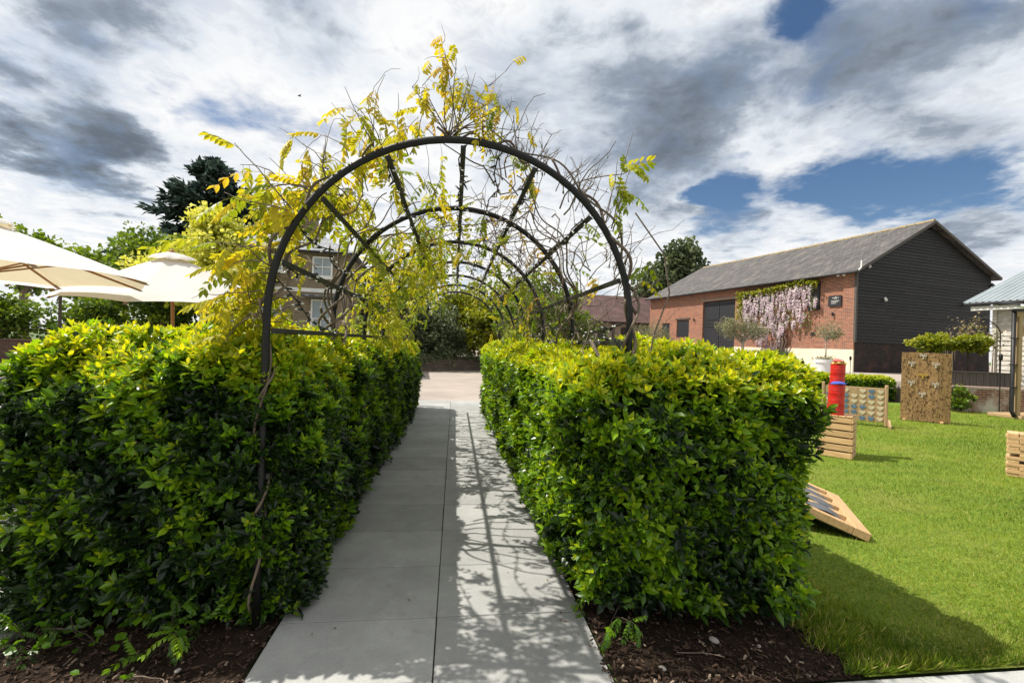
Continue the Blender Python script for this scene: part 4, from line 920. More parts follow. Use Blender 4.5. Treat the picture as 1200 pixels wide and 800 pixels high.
def house():
    root = thing('brick_house', 'brown brick house with slate roof seen left through the arch', 'house', (-7.0, 21.1, 0), R(4))
    x0, x1, D_ = -3.4, 2.3, 6.0; W_ = x1-x0
    MB().box(((x0+x1)/2, D_/2, 2.7), (W_, D_, 5.4)).build('wall', M['housebrick'], root)
    MB().box(((x0+x1)/2, D_/2, 3.70), (W_+.06, D_+.06, .17)).build('band_course', M['white'], root)
    e = .28; rz, rt = 5.42, 6.85; ry = D_/2; rx0, rx1 = x0+2.0, x1-2.0
    v = [(x0-e, -e, rz), (x1+e, -e, rz), (x1+e, D_+e, rz), (x0-e, D_+e, rz), (rx0, ry, rt), (rx1, ry, rt)]
    rf = MB(); rf.add(v, [(0, 1, 5, 4), (2, 3, 4, 5)]); rf.add(v, [(1, 2, 5), (3, 0, 4)]); rf.add(v[:4], [(3, 2, 1, 0)]); roof = rf.build('roof', M['houseslate'], root)
    MB().cbox(((x0+x1)/2, -e-.05, rz-.06), (W_+.7, .10, .10)).build('gutter', M['black_metal'], root)
    ch = MB(); ch.box((-.1, ry-.2, 7.0), (.72, .5, 1.3)).box((-.1, ry-.2, 7.62), (.82, .6, .14)); c = ch.build('chimney', M['housebrick'], roof)
    for dx in (-.18, .18): MB().tube([(-.1+dx, ry-.2, 7.66), (-.1+dx, ry-.2, 7.98)], [.10, .08], 10).build('chimney_pot', M['brick'], roof)
    for (wx, z0, z1) in ((-2.6, 4.45, 5.2), (-.9, 4.45, 5.2), (1.15, 4.30, 5.2), (-2.6, 1.3, 3.0), (-.9, 1.3, 3.0), (1.15, 1.6, 3.3)):
        w = .85; f = MB(); zc = (z0+z1)/2
        for a in (-1, 1): f.cbox((wx+a*(w/2-.035), -.03, zc), (.07, .09, z1-z0)); f.cbox((wx, -.03, zc+a*((z1-z0)/2-.035)), (w-.14, .09, .07))
        f.cbox((wx, -.034, zc), (w-.14, .07, .045)); f.cbox((wx, -.032, zc), (.03, .06, z1-z0-.14)); wo = f.build('window', M['white'], root)
        MB().box((wx, -.012, zc), (w-.13, .02, z1-z0-.13)).build('pane', M['paleglass'], wo); MB().cbox((wx, -.06, z0-.05), (w+.2, .16, .08)).build('sill', M['white'], wo)
    # porch canopy on the ground floor
    MB().cbox((1.15, -.35, 3.42), (1.5, .72, .07)).build('porch_canopy', M['houseslate'], root)
M['paleglass'] = simple('painted_sky_glass', (.30, .36, .38), (.22, .27, .30), 2, .08, bump=0)  # pale base colour paints the reflected sky into the glass
house()
MB().cbox((-.80, 11.72, .5), (.07, .10, 1.0)).build('timber_post', M['darkwood'], label='short dark post at the far end of the left hedge', cat='post')
# stone wall across the road
sw = MB()
for k, (x, y) in enumerate(((-9, 24.6), (-5, 24.9), (-1.5, 25.2), (2, 27.6), (8, 28.6))):
    if k: a = Vector((px_, py_, 0)); b = Vector((x, y, 0)); c = (a+b)/2; sw.box((c.x, c.y, .36), ((b-a).length+.1, .4, .76+.02*k), math.atan2(y-py_, x-px_))
    px_, py_ = x, y
sw.build('stone_wall', M['rubble'], label='low rubble stone wall across the road beyond the arch', cat='wall')
hb = MB(); n = 8000
P = np.stack([rng.uniform(-6, 7, n), np.zeros(n), np.abs(rng.normal(0, .22, n))], 1); P[:, 1] = np.interp(P[:, 0], [-6, -1.5, 2, 8], [24.75, 25.15, 27.5, 28.5])+rng.normal(-.16, .24, n); P[:, 2] += .42+.5*(vnoise(P, .8, 3))
scatter(hb, DIAM, P, rdir(n)-np.array((0, 0, .4)), rdir(n)+np.array((0, 0, .6)), rng.uniform(.08, .16, n), rng.random(n)*.8)
hb.build('ground_cover', M['yewleaf'], kind='stuff', label='trailing greenery spilling over the stone wall beyond the arch', cat='ground cover')
def brown_building():
    root = thing('long_outbuilding', 'long low outbuilding with a brown tiled roof behind the right hoops', 'building', (5, 40.9, .75), R(3)); Lb = 17.5
    MB().box((Lb/2, 2.75, 1.65), (Lb, 5.4, 3.3)).build('wall', M['greywood'], root)
    rf = MB(); v = [(-.3, -.35, 3.25), (Lb+.3, -.35, 3.25), (Lb+.3, 2.75, 6.05), (-.3, 2.75, 6.05), (Lb+.3, 5.85, 3.25), (-.3, 5.85, 3.25)]
    v2 = [(x, y, z-.12) for x, y, z in v]; rf.add(v+v2, [(0, 1, 2, 3), (3, 2, 4, 5), (6, 9, 8, 7), (9, 11, 10, 8), (0, 6, 7, 1), (1, 7, 8, 2), (0, 3, 9, 6), (4, 2, 8, 10), (5, 4, 10, 11), (3, 5, 11, 9)]); rf.build('roof', M['claytile'], root)
    MB().cbox((Lb/2, -.42, 3.22), (Lb+.6, .12, .11)).build('gutter', M['black_metal'], root)
    for k in range(8): MB().cbox((.5+2.35*k, -.10, 1.6), (.18, .16, 3.2)).build('timber_post', M['darkwood'], root)
    for k, x in enumerate((1.7, 4.1, 5.3, 7.5, 8.8, 11.1, 13.4)):
        MB().cbox((x, -.02, 1.9+.0*k), (.85, .08, 1.7)).build('window' if k % 2 else 'door', M['glass' if k % 2 else 'blackpaint'], root)  # dark panels stand in for the wall's openings and the shade inside
brown_building()

# ================================================================ BARN
def barn():
    T, Wd, EH, PH, EH2 = 18.2, 11.7, 5.5, 8.5, 6.0
    root = thing('brick_barn', 'big red brick barn with slate roof and black boarded gable', 'barn', (21.32, 21.91, .75), R(11.4))
    # local axes: +Y along the long wall, +X along the gable; the long wall faces -X
    pk = 5.75
    # long wall with real openings, so doors and shutters sit in reveals
    ops = [(8.24, 11.43, .0, 4.6), (12.95, 14.45, 1.9, 3.3), (15.35, 16.4, .0, 3.12), (6.0, 6.75, 3.5, 4.76), (1.97, 2.72, 3.45, 5.1)]
    ys = sorted({0, T, *[o[0] for o in ops], *[o[1] for o in ops]}); zs = sorted({0, EH, *[o[2] for o in ops], *[o[3] for o in ops]})
    w = MB()
    for a, b in zip(ys[:-1], ys[1:]):
        for c, d in zip(zs[:-1], zs[1:]):
            ym, zm = (a+b)/2, (c+d)/2
            if not any(o[0] < ym < o[1] and o[2] < zm < o[3] for o in ops): w.add([(0, a, c), (0, b, c), (0, b, d), (0, a, d)], [(0, 3, 2, 1)])
    for y0, y1, z0, z1 in ops:
        w.add([(0, y0, z0), (0, y1, z0), (0, y1, z1), (0, y0, z1), (.22, y0, z0), (.22, y1, z0), (.22, y1, z1), (.22, y0, z1)], [(0, 1, 5, 4), (1, 2, 6, 5), (2, 3, 7, 6), (3, 0, 4, 7)])
    # far gable and back wall
    w.add([(0, T, 0), (Wd, T, 0), (Wd, T, EH2), (0, T, EH)], [(0, 1, 2, 3)]); w.add([(0, T, EH), (Wd, T, EH2), (pk, T, PH)], [(0, 1, 2)]); w.add([(Wd, 0, 0), (Wd, T, 0), (Wd, T, EH2), (Wd, 0, EH2)], [(0, 1, 2, 3)])
    w.add([(0, .0, 0), (.24, .0, 0), (.24, .0, EH), (0, .0, EH)], [(0, 1, 2, 3)])
    w.build('wall', M['brick'], root)
    # brick pier at the near corner, cream plinth
    MB().box((-.03, .30, 3.35), (.07, .62, 4.28)).build('corner_pier', M['brick'], root)
    for y0, y1 in ((-.012, 8.18), (11.5, 15.3), (16.45, T)): MB().cbox((-.03, (y0+y1)/2, .60), (.09, y1-y0, 1.22), .01).build('plinth', M['render'], root)
    MB().cbox((.012, 9.83, 4.70), (.10, 3.5, .14), .01).build('lintel', M['greywood'], root)
    MB().cbox((-.01, 13.7, 3.42), (.08, 1.8, .10), .01).build('lintel', M['darkwood'], root)
    # doors: four leaves of boards
    for j, (y0, y1) in enumerate(((8.27, 9.83), (9.85, 11.40))):
        for z0, z1 in ((.03, 2.9), (2.98, 4.56)):
            lf = MB().box((.16, (y0+y1)/2, (z0+z1)/2), (.03, y1-y0-.01, z1-z0)).build('door', M['blackpaint'], root)
            nb = 9; bw = (y1-y0-.02)/nb; bm = MB().cbox((0, 0, 0), (.03, bw-.012, z1-z0), .005).mesh('board', M['blackpaint'])
            for b in range(nb): link('board', bm, lf, (.13, y0+.01+bw*(b+.5), (z0+z1)/2))
            for zz in (z0+.22, z1-.22): MB().cbox((.108, (y0+y1)/2, zz), (.02, (y1-y0)*.8, .06)).build('hinge', M['black_metal'], lf)
    MB().cbox((.115, 9.83, 2.94), (.05, 3.1, .07)).build('door_rail', M['blackpaint'], root)
    for (y0, y1, z0, z1), nm, nb in (((12.98, 14.42, 1.93, 3.27), 'shutter', 2), ((15.38, 16.37, .03, 3.09), 'door', 1)):
        for b in range(nb):
            a = y0+(y1-y0)*b/nb; c = y0+(y1-y0)*(b+1)/nb; lf = MB().cbox((.10, (a+c)/2, (z0+z1)/2), (.05, c-a-.02, z1-z0), .006).build(nm, M['blackpaint'], root)
            for q in range(5): MB().box((.072, a+(c-a)*(q+.5)/5, (z0+z1)/2), (.012, (c-a)/5-.02, z1-z0-.04)).build('board', M['blackpaint'], lf)
    for y0, y1, z0, z1 in ((6.0, 6.75, 3.5, 4.76), (1.97, 2.72, 3.45, 5.1)):
        MB().box((.15, (y0+y1)/2, (z0+z1)/2), (.03, y1-y0-.02, z1-z0-.02)).build('window', M['glass'], root)
        MB().cbox((-.03, y0-.42 if y0 > 4 else y1-.37, (z0+z1)/2), (.04, .72 if y0 > 4 else .7, z1-z0), .006).build('shutter', M['blackpaint'], root)
    # sign: dark board with a pale crest and lines of lettering too small to read
    sg = MB().cbox((-.055, 1.08, 3.90), (.04, .74, .60), .006).build('sign', M['blackpaint'], root)
    mk = MB(); r_ = random.Random(4)
    def line(z, y_a, y_b, hgt):
        y = y_b
        while y > y_a:
            wd = hgt*r_.uniform(.45, .9); mk.box((-.079, y-wd/2, z), (.006, wd, hgt*r_.uniform(.75, 1))); y -= wd+hgt*(.28 if r_.random() < .8 else .8)
    line(4.07, .86, 1.22, .035); mk.prism([(-.0, 0), (.02, .03), (0, .07), (-.02, .03)], -.003, .003); v = mk.v[-1]; mk.v[-1] = np.stack([v[:, 2]-.079, v[:, 0]+1.02, v[:, 1]+4.085], 1)
    line(4.015, .95, 1.12, .025); line(3.90, .84, 1.28, .03); line(3.83, .92, 1.26, .03); line(3.76, 1.02, 1.26, .03)
    mk.build('lettering', M['white'], sg)
    def lamp(y, z, nm='wall_lamp'):
        l = MB().tube([(-.10, y, z+.10), (-.10, y, z-.12)], .045, 10).build(nm, M['old_metal'], root); MB().cbox((-.035, y, z), (.07, .05, .08)).build('bracket', M['black_metal'], l)
    for y, z in ((12.31, 3.28), (7.27, 3.24), (1.16, 3.17)): lamp(y, z)
    MB().cbox((-.02, 2.33, 2.08), (.05, .26, .18)).build('vent', M['old_metal'], root)
    for y in (.42, .74):
        s_ = MB().tube([(-.16, y, 5.36), (-.36, y, 5.26)], [.055, .085], 10).build('floodlight', M['white'], root); MB().cbox((-.08, y, 5.38), (.16, .05, .05)).build('bracket', M['white'], s_)
    # gable: tarred brick base then lapped boards, each its own piece
    MB().box((Wd/2, .06, .80), (Wd-.02, .14, 1.62)).build('gable_base', M['tarbrick'], root)
    MB().add([(.02, .12, 1.5), (Wd-.02, .12, 1.5), (Wd-.02, .12, EH2), (pk, .12, PH-.02), (.02, .12, EH)], [(0, 1, 2), (0, 2, 4), (4, 2, 3)]).build('gable_lining', M['tarboard'], root)
    bh = .175; nb = int((PH-1.62)/bh)+1
    for k in range(nb):
        z0 = 1.62+bh*k; z1 = z0+bh+.03
        def span(z):
            l = 0 if z <= EH else (z-EH)/(PH-EH)*pk; r = Wd if z <= EH2 else Wd-(z-EH2)/(PH-EH2)*(Wd-pk); return l, r
        l0, q0 = span(z0); l1, q1 = span(min(z1, PH-.01))
        if q1-l1 < .15: continue
        cuts = [0]+sorted(rng.uniform(.2, .8, 1 if k % 2 else 2).tolist())+[1]
        for c0, c1 in zip(cuts[:-1], cuts[1:]):
            g = .004; xs = [l0+(q0-l0)*c0+g, l0+(q0-l0)*c1-g, l1+(q1-l1)*c1-g, l1+(q1-l1)*c0+g]; dz = rng.normal(0, .005)
            fz = [(-.058, z0+dz), (-.058, z0+dz), (-.022, z1), (-.022, z1)]
            v = [(xs[i], fz[i][0], fz[i][1]) for i in range(4)]+[(xs[i], fz[i][0]+.03, fz[i][1]) for i in range(4)]
            MB().add(v, [(0, 1, 2, 3), (7, 6, 5, 4), (0, 4, 5, 1), (1, 5, 6, 2), (2, 6, 7, 3), (3, 7, 4, 0)]).build('board', M['tarboard'], root)
    MB().cbox((-.035, -.05, 3.55), (.12, .12, 3.9), .01).build('corner_board', M['darkwood'], root)
    for sx, sz in ((.79, 5.75), (2.15, 4.03), (9.07, 4.16)): MB().tube([(sx, -.09, sz+.09), (sx, -.17, sz-.09)], [.06, .075], 10).build('gable_lamp', M['white' if sx < 3 else 'old_metal'], root)
    # roof
    o = .30; th = .16
    def slope(x, side): return EH+(x)/pk*(PH-EH) if side == 0 else PH-(x-pk)/(Wd-pk)*(PH-EH2)
    rf = MB(); xl, xr = -.42, Wd+.42; zl, zr = slope(xl, 0), slope(xr, 1)
    prof = [(xl, zl), (pk, PH+.10), (xr, zr), (xr, zr+.09), (pk, PH+.10+th), (xl, zl+.10)]
    n = 24; yy = np.linspace(-.32, T+.15, n); V = []
    for y in yy:
        sag = -.05*math.sin(PI*(y/T))+.012*math.sin(3*y)
        V += [(x, y, z+(sag if 0 < i % 3 or i == 1 else sag*.3)) for i, (x, z) in enumerate(prof)]
    F = [(i*6+j, (i+1)*6+j, (i+1)*6+(j+1) % 6, i*6+(j+1) % 6) for i in range(n-1) for j in range(6)]; F += [(0, 1, 4, 5), (1, 2, 3, 4), ((n-1)*6+5, (n-1)*6+4, (n-1)*6+1, (n-1)*6), ((n-1)*6+4, (n-1)*6+3, (n-1)*6+2, (n-1)*6+1)]
    roof = rf.add(V, F).build('roof', M['slate'], root)
    rt = MB().tube([(-.12, 0, 0), (-.12, .44, 0)], .12, 8).mesh('ridge_tile', M['ridge'])
    for k in range(40): link('ridge_tile', rt, roof, (pk+.12, -.30+.46*k, PH+.22-.05*math.sin(PI*(.46*k/T))+random.uniform(-.01, .01)))
    for (xa, za), (xb, zb) in (((xl, zl), (pk, PH+.10)), ((pk, PH+.10), (xr, zr))): MB().bar((xa, -.35, za+.06), (xb, -.35, zb+.06), .05, .16).build('bargeboard', M['darkwood'], roof)
    MB().tube([(-.46, -.3, zl+.02), (-.46, T+.1, zl-.0)], .06, 10).build('gutter', M['black_metal'], root)
    MB().tube([(-.40, -.38, zl+.10), (-.30, -.45, zl+.25), (-.25, -.42, zl+.62)], .035, 8).build('pipe', M['white'], root)
    # lower eaves on the far side of the gable
    MB().bar((Wd-.1, -.1, 5.55), (Wd+1.2, -.1, 5.02), .06, .22).build('bargeboard', M['tarboard'], root)
M['ridge'] = simple('ridge_tile', (.22, .19, .16), (.34, .24, .07), 3, .8, bump=.3)
barn()
BW = Matrix.Rotation(R(11.4), 4, 'Z'); BW.translation = (21.32, 21.91, .75)
def bw(x, y, z=0): return tuple(BW @ Vector((x, y, z)))
def barn_wisteria():
    root = thing('wisteria', 'lilac wisteria in full bloom on the brick barn wall', 'wisteria', bw(-.25, 4.4), R(11.4)); off = np.array((0, 4.4, 0))
    st = MB()
    for k in range(9):
        y1 = rng.uniform(-2.2, 3.0); z1 = rng.uniform(4.3, 5.3); st.tube([(0, rng.normal(0, .15), 0), (-.05, rng.normal(0, .3), 1.6), (.05, y1*.5, 3.4), (0, y1, z1)], [.045, .035, .025, .010], 6)
    for k in range(5): st.tube([(0, -2.4, 4.7+.12*k), (-.03, -.5, 5.0+.05*k), (0, 1.5, 4.9+.08*k), (0, 3.1, 4.2+.2*k)], .014, 5)
    st.build('stem', M['twig'], root, True)
    vs = []
    for q in range(4):
        n = 46; t = rng.random(n); a = rng.uniform(0, 6.3, n); r_ = .085*(1-t)**.6*rng.uniform(.5, 1.1, n)
        P = np.stack([r_*np.cos(a), r_*np.sin(a), -t*(.42+.06*q)], 1); mb = MB(); scatter(mb, CARD, P, rdir(n), rdir(n), rng.uniform(.045, .075, n), np.clip(1-t*.9+rng.normal(0, .2, n), 0, 1)); mb.tube([(0, 0, .04), (0, 0, -.46)], .004, 3, .3); vs.append(mb.mesh('raceme', M['blossom']))
    n = 300
    for k in range(n):
        y = rng.uniform(-2.45, 3.1); top = np.interp(y, [-2.5, -1.6, .5, 3.1], [4.6, 5.2, 5.0, 4.75]); bot = np.interp(y, [-2.5, -1.8, -.6, .1, 1.2, 2.6, 3.2], [2.9, 2.7, 2.2, .95, 1.0, 2.3, 2.9])
        z = bot+.45+(top-bot-.4)*rng.random()**.85
        if -2.45 < y < -1.65 and z > 3.2 and rng.random() < .75: continue
        link('raceme', vs[k % 4], root, (rng.uniform(-.16, .05), y, z), rot=(0, 0, rng.uniform(0, 6)))
    m2 = MB(); n = 1700; y = rng.uniform(-2.5, 3.2, n); top = np.interp(y, [-2.5, -1.6, .5, 3.2], [5.15, 5.30, 5.05, 4.85]); z = top-np.abs(rng.normal(0, .16, n)); lf = rng.random(n) < .30
    y = np.where(lf, rng.normal(3.0, .16, n), y); z = np.where(lf, rng.uniform(3.1, 5.0, n), z); P = np.stack([rng.normal(-.08, .1, n), y, z], 1)
    scatter(m2, CARD, P, rdir(n)-np.array((.3, 0, .5)), rdir(n)+np.array((-.6, 0, .6)), rng.uniform(.07, .13, n), rng.random(n)); m2.build('foliage', M['limeleaf'], root, kind='stuff')
    m3 = MB(); n = 900; P = np.stack([rng.normal(-.02, .06, n), rng.uniform(-2.3, 3, n), rng.uniform(2.2, 5, n)], 1); scatter(m3, CARD, P, rdir(n), rdir(n)+np.array((-.6, 0, .6)), rng.uniform(.06, .1, n), rng.random(n)*.7); m3.build('inner_foliage', M['greenleaf'], root, kind='stuff')
barn_wisteria()
def olive(label, base, h, blobs, tr, n, name='olive_tree'): tree(name, label, base, h, blobs, .085, n, 'oliveleaf', tr, 60, DIAM, 'greystem', fork=.45, upb=.2)
p = bw(-1.9, 5.6); olive('olive tree with a pale trunk before the wisteria', p, 2.9, [(0, 0, 2.45, 1.15, 1.1, .72), (-.9, .1, 2.45, .8, .8, .6), (.9, -.1, 2.1, .8, .8, .5)], .11, 7000)
olive('thin olive tree growing in the white pot', (17.9, 19.95, 1.35), 1.9, [(0, 0, 1.5, .62, .62, .45), (.5, 0, 1.25, .4, .4, .3)], .035, 1100)
olive('round olive bush beside the far left end of the barn', (13.6, 30.2, .75), 2.9, [(0, 0, 1.9, 1.25, 1.1, 1.0), (-.9, 0, 1.5, .9, .8, .8), (1.0, 0, 1.6, .9, .8, .8)], .07, 5200, 'olive_bush')
def whitepot():
    root = thing('plant_pot', 'round white plant pot by the barn corner', 'plant pot', (17.9, 19.95, .75))
    MB().lathe([(0, 0), (.30, 0), (.40, .50), (.44, .50), (.46, .66), (.41, .66), (.39, .58), (0, .58)], n=28).build('pot', M['whitepot'], root, False)
    n = 500; P = np.stack([rng.normal(0, .2, n), rng.normal(0, .2, n), .6+np.abs(rng.normal(0, .08, n))], 1); mb = MB(); scatter(mb, DIAM, P, rdir(n)+np.array((0, 0, .4)), rdir(n), rng.uniform(.05, .1, n), rng.random(n)); mb.build('underplanting', M['oliveleaf'], root, kind='stuff')
whitepot()
def planter():
    root = thing('wooden_planter', 'long weathered timber planter against the barn wall', 'planter', bw(-.75, 3.55), R(11.4)); L_ = 3.4; w_ = .75
    for z in (.12, .33, .54):
        for x in (-w_/2, w_/2): MB().cbox((x, L_/2-.35, z), (.05, L_, .19), .008).build('plank', M['greywood'], root)
        for y in (-.35, L_-.35): MB().cbox((0, y+(.026 if y > 0 else -.026), z), (w_+.10, .05, .19), .008).build('plank', M['greywood'], root)
    MB().box((0, L_/2-.35, .55), (w_-.06, L_-.06, .06)).build('soil', M['soil'], root)
    n = 2200; P = np.stack([rng.normal(0, .17, n), rng.uniform(-.2, L_-.5, n), .6+np.abs(rng.normal(0, .11, n))], 1); mb = MB(); scatter(mb, NEED, P, rdir(n)*.6+np.array((0, 0, .8)), rdir(n), rng.uniform(.12, .26, n), rng.random(n)); mb.build('herbs', M['lavender'], root, kind='stuff')
planter()
def spike_lamp(label, loc, h):
    root = thing('garden_lamp', label, 'lamp', loc); MB().tube([(0, 0, -.02), (0, 0, h-.2)], .014, 8).build('stake', M['black_metal'], root)
    MB().lathe([(0, h-.2), (.03, h-.2), (.05, h-.15), (.05, h-.03), (.03, h), (0, h+.01)], n=12).build('lamp_head', M['black_metal'], root, True)
spike_lamp('short black garden lamp before the barn gable', (19.3, 20.0, .75), .85)
spike_lamp('tall thin black lamp stake in front of the brick garden wall', (16.75, 12.0, 0), 1.85)
spike_lamp('small black lamp beside the timber planter', bw(-1.5, 3.0), .8)

# ================================================================ RIGHT SIDE
hedge('box_hedge', 'low clipped hedge along the far edge of the lawn', (10.3, 14.75, .05), (16.25, 15.4, .90), (1, .3, 1, .1, 1), 20, .055, parts=0, seed=31, nsprig=3200, tone_base=.64, undercut=.05)
def garden_wall():
    a = R(-16.7); mb = MB().box((2.9, 0, .36), (6.2, .26, .72)); o = mb.build('garden_wall', M['oldbrick'], None, loc=(15.65, 12.72, 0), rot=(0, 0, a), label='low lime stained brick wall at the lawn edge', cat='wall')
    cm = MB().cbox((0, 0, 0), (.105, .30, .085), .008).mesh('brick', M['oldbrick'])
    for k in range(54): link('brick', cm, o, (-.14+.1125*k, random.uniform(-.006, .006), .765))
garden_wall()
tree('rose_bush', 'small green bush against the brick garden wall', (15.75, 12.35, 0), .8, [(0, 0, .42, .36, .22, .34)], .07, 650, 'greenleaf', .02, 20, cat='shrub')
def trough():
    root = thing('trough_planter', 'grey boarded trough planter above the brick garden wall', 'planter', (17.25, 13.12, .75), R(-18)); L_ = 1.75
    for k in range(9): MB().cbox((-L_/2+L_*(k+.5)/9, -.27, .24), (L_/9-.008, .03, .46), .004).build('board', M['darkwood'], root)
    for k in range(9): MB().cbox((-L_/2+L_*(k+.5)/9, .27, .24), (L_/9-.008, .03, .46), .004).build('board', M['darkwood'], root)
    for s_ in (-1, 1): MB().cbox((s_*(L_/2+.016), 0, .24), (.03, .56, .46), .004).build('end_board', M['darkwood'], root)
    for s_ in (-1, 1): MB().cbox((0, s_*.28, .485), (L_+.1, .08, .03), .004).build('rim', M['darkwood'], root)
    MB().box((0, 0, .40), (L_-.03, .5, .05)).build('soil', M['soil'], root)
trough()
for k, (x, y, lab) in enumerate(((16.35, 13.75, 'left clipped yellow green standard bush behind the hook board'), (17.45, 13.45, 'right clipped yellow green standard bush above the trough'))):
    tree('standard_bush', lab, (x, y, .75), 1.7, [(-.26, 0, 1.42, .50, .38, .26), (.28, 0, 1.45, .50, .38, .27), (0, 0, 1.45, .45, .4, .28)], .075, 4200, 'limeleaf', .03, 70, group='clipped standard bushes', cat='shrub', bark='darktwig', fork=.8)
def shed():
    root = thing('white_shed', 'white boarded shed with a blue grey metal roof at the right edge', 'shed', (19.57, 15.18, .75), R(11.4)); T = 6.5; EH = 3.0; tp = math.tan(R(21.6)); Wd = 5.0
    # roof: standing ribs run up the slope (local +X); eaves along local -Y
    V = []; F = []; n = 0; per = .19; k = 0; y = -T
    prof = []
    while y < 0: prof += [(y, 0), (y+.10, 0), (y+.125, .032), (y+.165, .032)]; y += per
    prof.append((0.02, 0)); Z = []
    for x in (0, Wd):
        for (yy, dz) in prof: V.append((x, yy, EH+.06+x*tp+dz))
    m_ = len(prof); F = [(i, i+1, m_+i+1, m_+i) for i in range(m_-1)]; v2 = [(a, b, c-.02) for a, b, c in V]
    rf = MB().add(V, F).add(v2, [q[::-1] for q in F]); rf.build('roof', M['galv'], root)
    MB().tube([(-.05, -T, EH), (-.05, .05, EH)], .055, 10).build('gutter', M['black_metal'], root)
    MB().cbox((.16, -T/2, EH-.16), (.03, T-.1, .16)).build('fascia', M['white'], root)
    MB().box((.55, -T/2-.3, EH/2), (.06, T-.7, EH-.02)).build('wall_lining', M['darkwood'], root)
    ew = [(.6, 0), (5.0, 0), (5.0, EH+5.0*tp), (.6, EH+.6*tp)]
    MB().add([(x, -.67, z) for x, z in ew]+[(x, -.61, z) for x, z in ew], [(0, 1, 2, 3), (7, 6, 5, 4), (0, 4, 5, 1), (1, 5, 6, 2), (2, 6, 7, 3), (3, 7, 4, 0)]).build('end_wall', M['whitewood'], root)
    bl = T-.75; bm = MB().add([(0, -bl/2, 0), (0, bl/2, 0), (.03, bl/2, .2), (.03, -bl/2, .2), (.035, -bl/2, 0), (.035, bl/2, 0)], [(0, 3, 2, 1), (0, 1, 5, 4)]).mesh('board', M['whitewood'])
    for q in range(16): link('board', bm, root, (.47, -T/2-.3, .02+.18*q))
    MB().cbox((.48, -.62, EH/2), (.12, .12, EH), .006).build('corner_post', M['whitewood'], root)
shed()
def small_arch():
    root = thing('rose_arch', 'slim metal plant arch in front of the white shed', 'arch', (18.45, 13.95, .75), R(-30)); w_ = .62
    for y in (0, .7):
        pts = [(-w_, y, 0), (-w_, y, 1.5)]+[(w_*math.cos(PI-a), y, 1.75+w_*math.sin(a)) for a in np.linspace(0, PI, 17)]+[(w_, y, 1.5), (w_, y, 0)]; MB().tube(pts, .016, 6).build('hoop', M['black_metal'], root)
    for a in (0, 45, 90, 135, 180): MB().tube([(w_*math.cos(R(a)), 0, 1.75+w_*math.sin(R(a))), (w_*math.cos(R(a)), .7, 1.75+w_*math.sin(R(a)))], .012, 6).build('crossbar', M['black_metal'], root)
    c = thing('climbing_rose', 'sparse brown green climber over the slim metal arch', 'climber', (18.45, 13.95, .75), R(-30)); mb = MB(); P = []
    for k in range(14):
        a = rng.uniform(0, PI); s_ = np.array((rng.choice([-1, 1])*w_, rng.uniform(0, .7), 0)); e = np.array((w_*math.cos(a), rng.uniform(0, .7), 1.75+w_*math.sin(a))); m_ = np.array((s_[0], s_[1], 1.4)); t_ = np.array([s_, m_+rng.normal(0, .06, 3), e+rng.normal(0, .05, 3), e+rng.normal(0, .2, 3)]); mb.tube(t_, [.012, .009, .006, .003], 4); P += [t_[1]+(t_[2]-t_[1])*rng.random()+rng.normal(0, .10, 3) for q in range(34)]
    mb.build('stem', M['twig'], c); P = np.array(P); n = len(P); m2 = MB(); scatter(m2, CARD, P, rdir(n), rdir(n), rng.uniform(.05, .09, n), rng.random(n)); m2.build('foliage', M['rosefol'], c, kind='stuff')
M['rosefol'] = leafmat('brown_green_leaf', [(0, (.10, .12, .03)), (.6, (.30, .24, .11)), (1, (.52, .40, .28))], .3, (1.1, 1.1, .8), .6, .2)
small_arch()
def hut():
    root = thing('timber_shelter', 'open timber shelter with a black downpipe at the right edge', 'shelter', (16.12, 11.15, 0), R(5))
    MB().cbox((1.7, .2, .05), (3.6, .8, .10), .01).build('deck', M['oak'], root)
    MB().cbox((.0, 0, 1.58), (.14, .14, 2.95), .008).build('post', M['oak'], root); MB().cbox((3.0, 0, 1.58), (.14, .14, 2.95), .008).build('post', M['oak'], root)
    MB().cbox((1.55, 0, 2.98), (3.4, .13, .15), .008).build('beam', M['oak'], root)
    MB().bar((.05, -.0, 2.35), (.6, 0, 2.92), .09, .09).build('brace', M['oak'], root)
    MB().cbox((1.6, -.10, 3.10), (3.9, .04, .07)).build('fascia', M['black_metal'], root)
    MB().tube([(-.32, -.20, 3.2), (3.6, -.20, 3.2)], .055, 10).build('gutter', M['white'], root, True)
    MB().add([(-.4, -.22, 3.26), (3.6, -.22, 3.26), (3.6, .3, 3.36), (-.4, .3, 3.36), (-.4, -.22, 3.22), (3.6, -.22, 3.22), (3.6, .3, 3.32), (-.4, .3, 3.32)], [(0, 1, 2, 3), (7, 6, 5, 4), (0, 4, 5, 1), (3, 7, 4, 0)]).build('roof', M['blackpaint'], root)
    pp = MB().tube([(-.20, -.02, 3.12), (-.20, -.02, .22), (-.20, -.10, .06)], .05, 10).build('downpipe', M['black_metal'], root, True)
    for z in (.9, 1.55, 2.3): MB().cbox((-.17, -.02, z), (.16, .13, .03)).build('pipe_clip', M['black_metal'], pp)
hut()

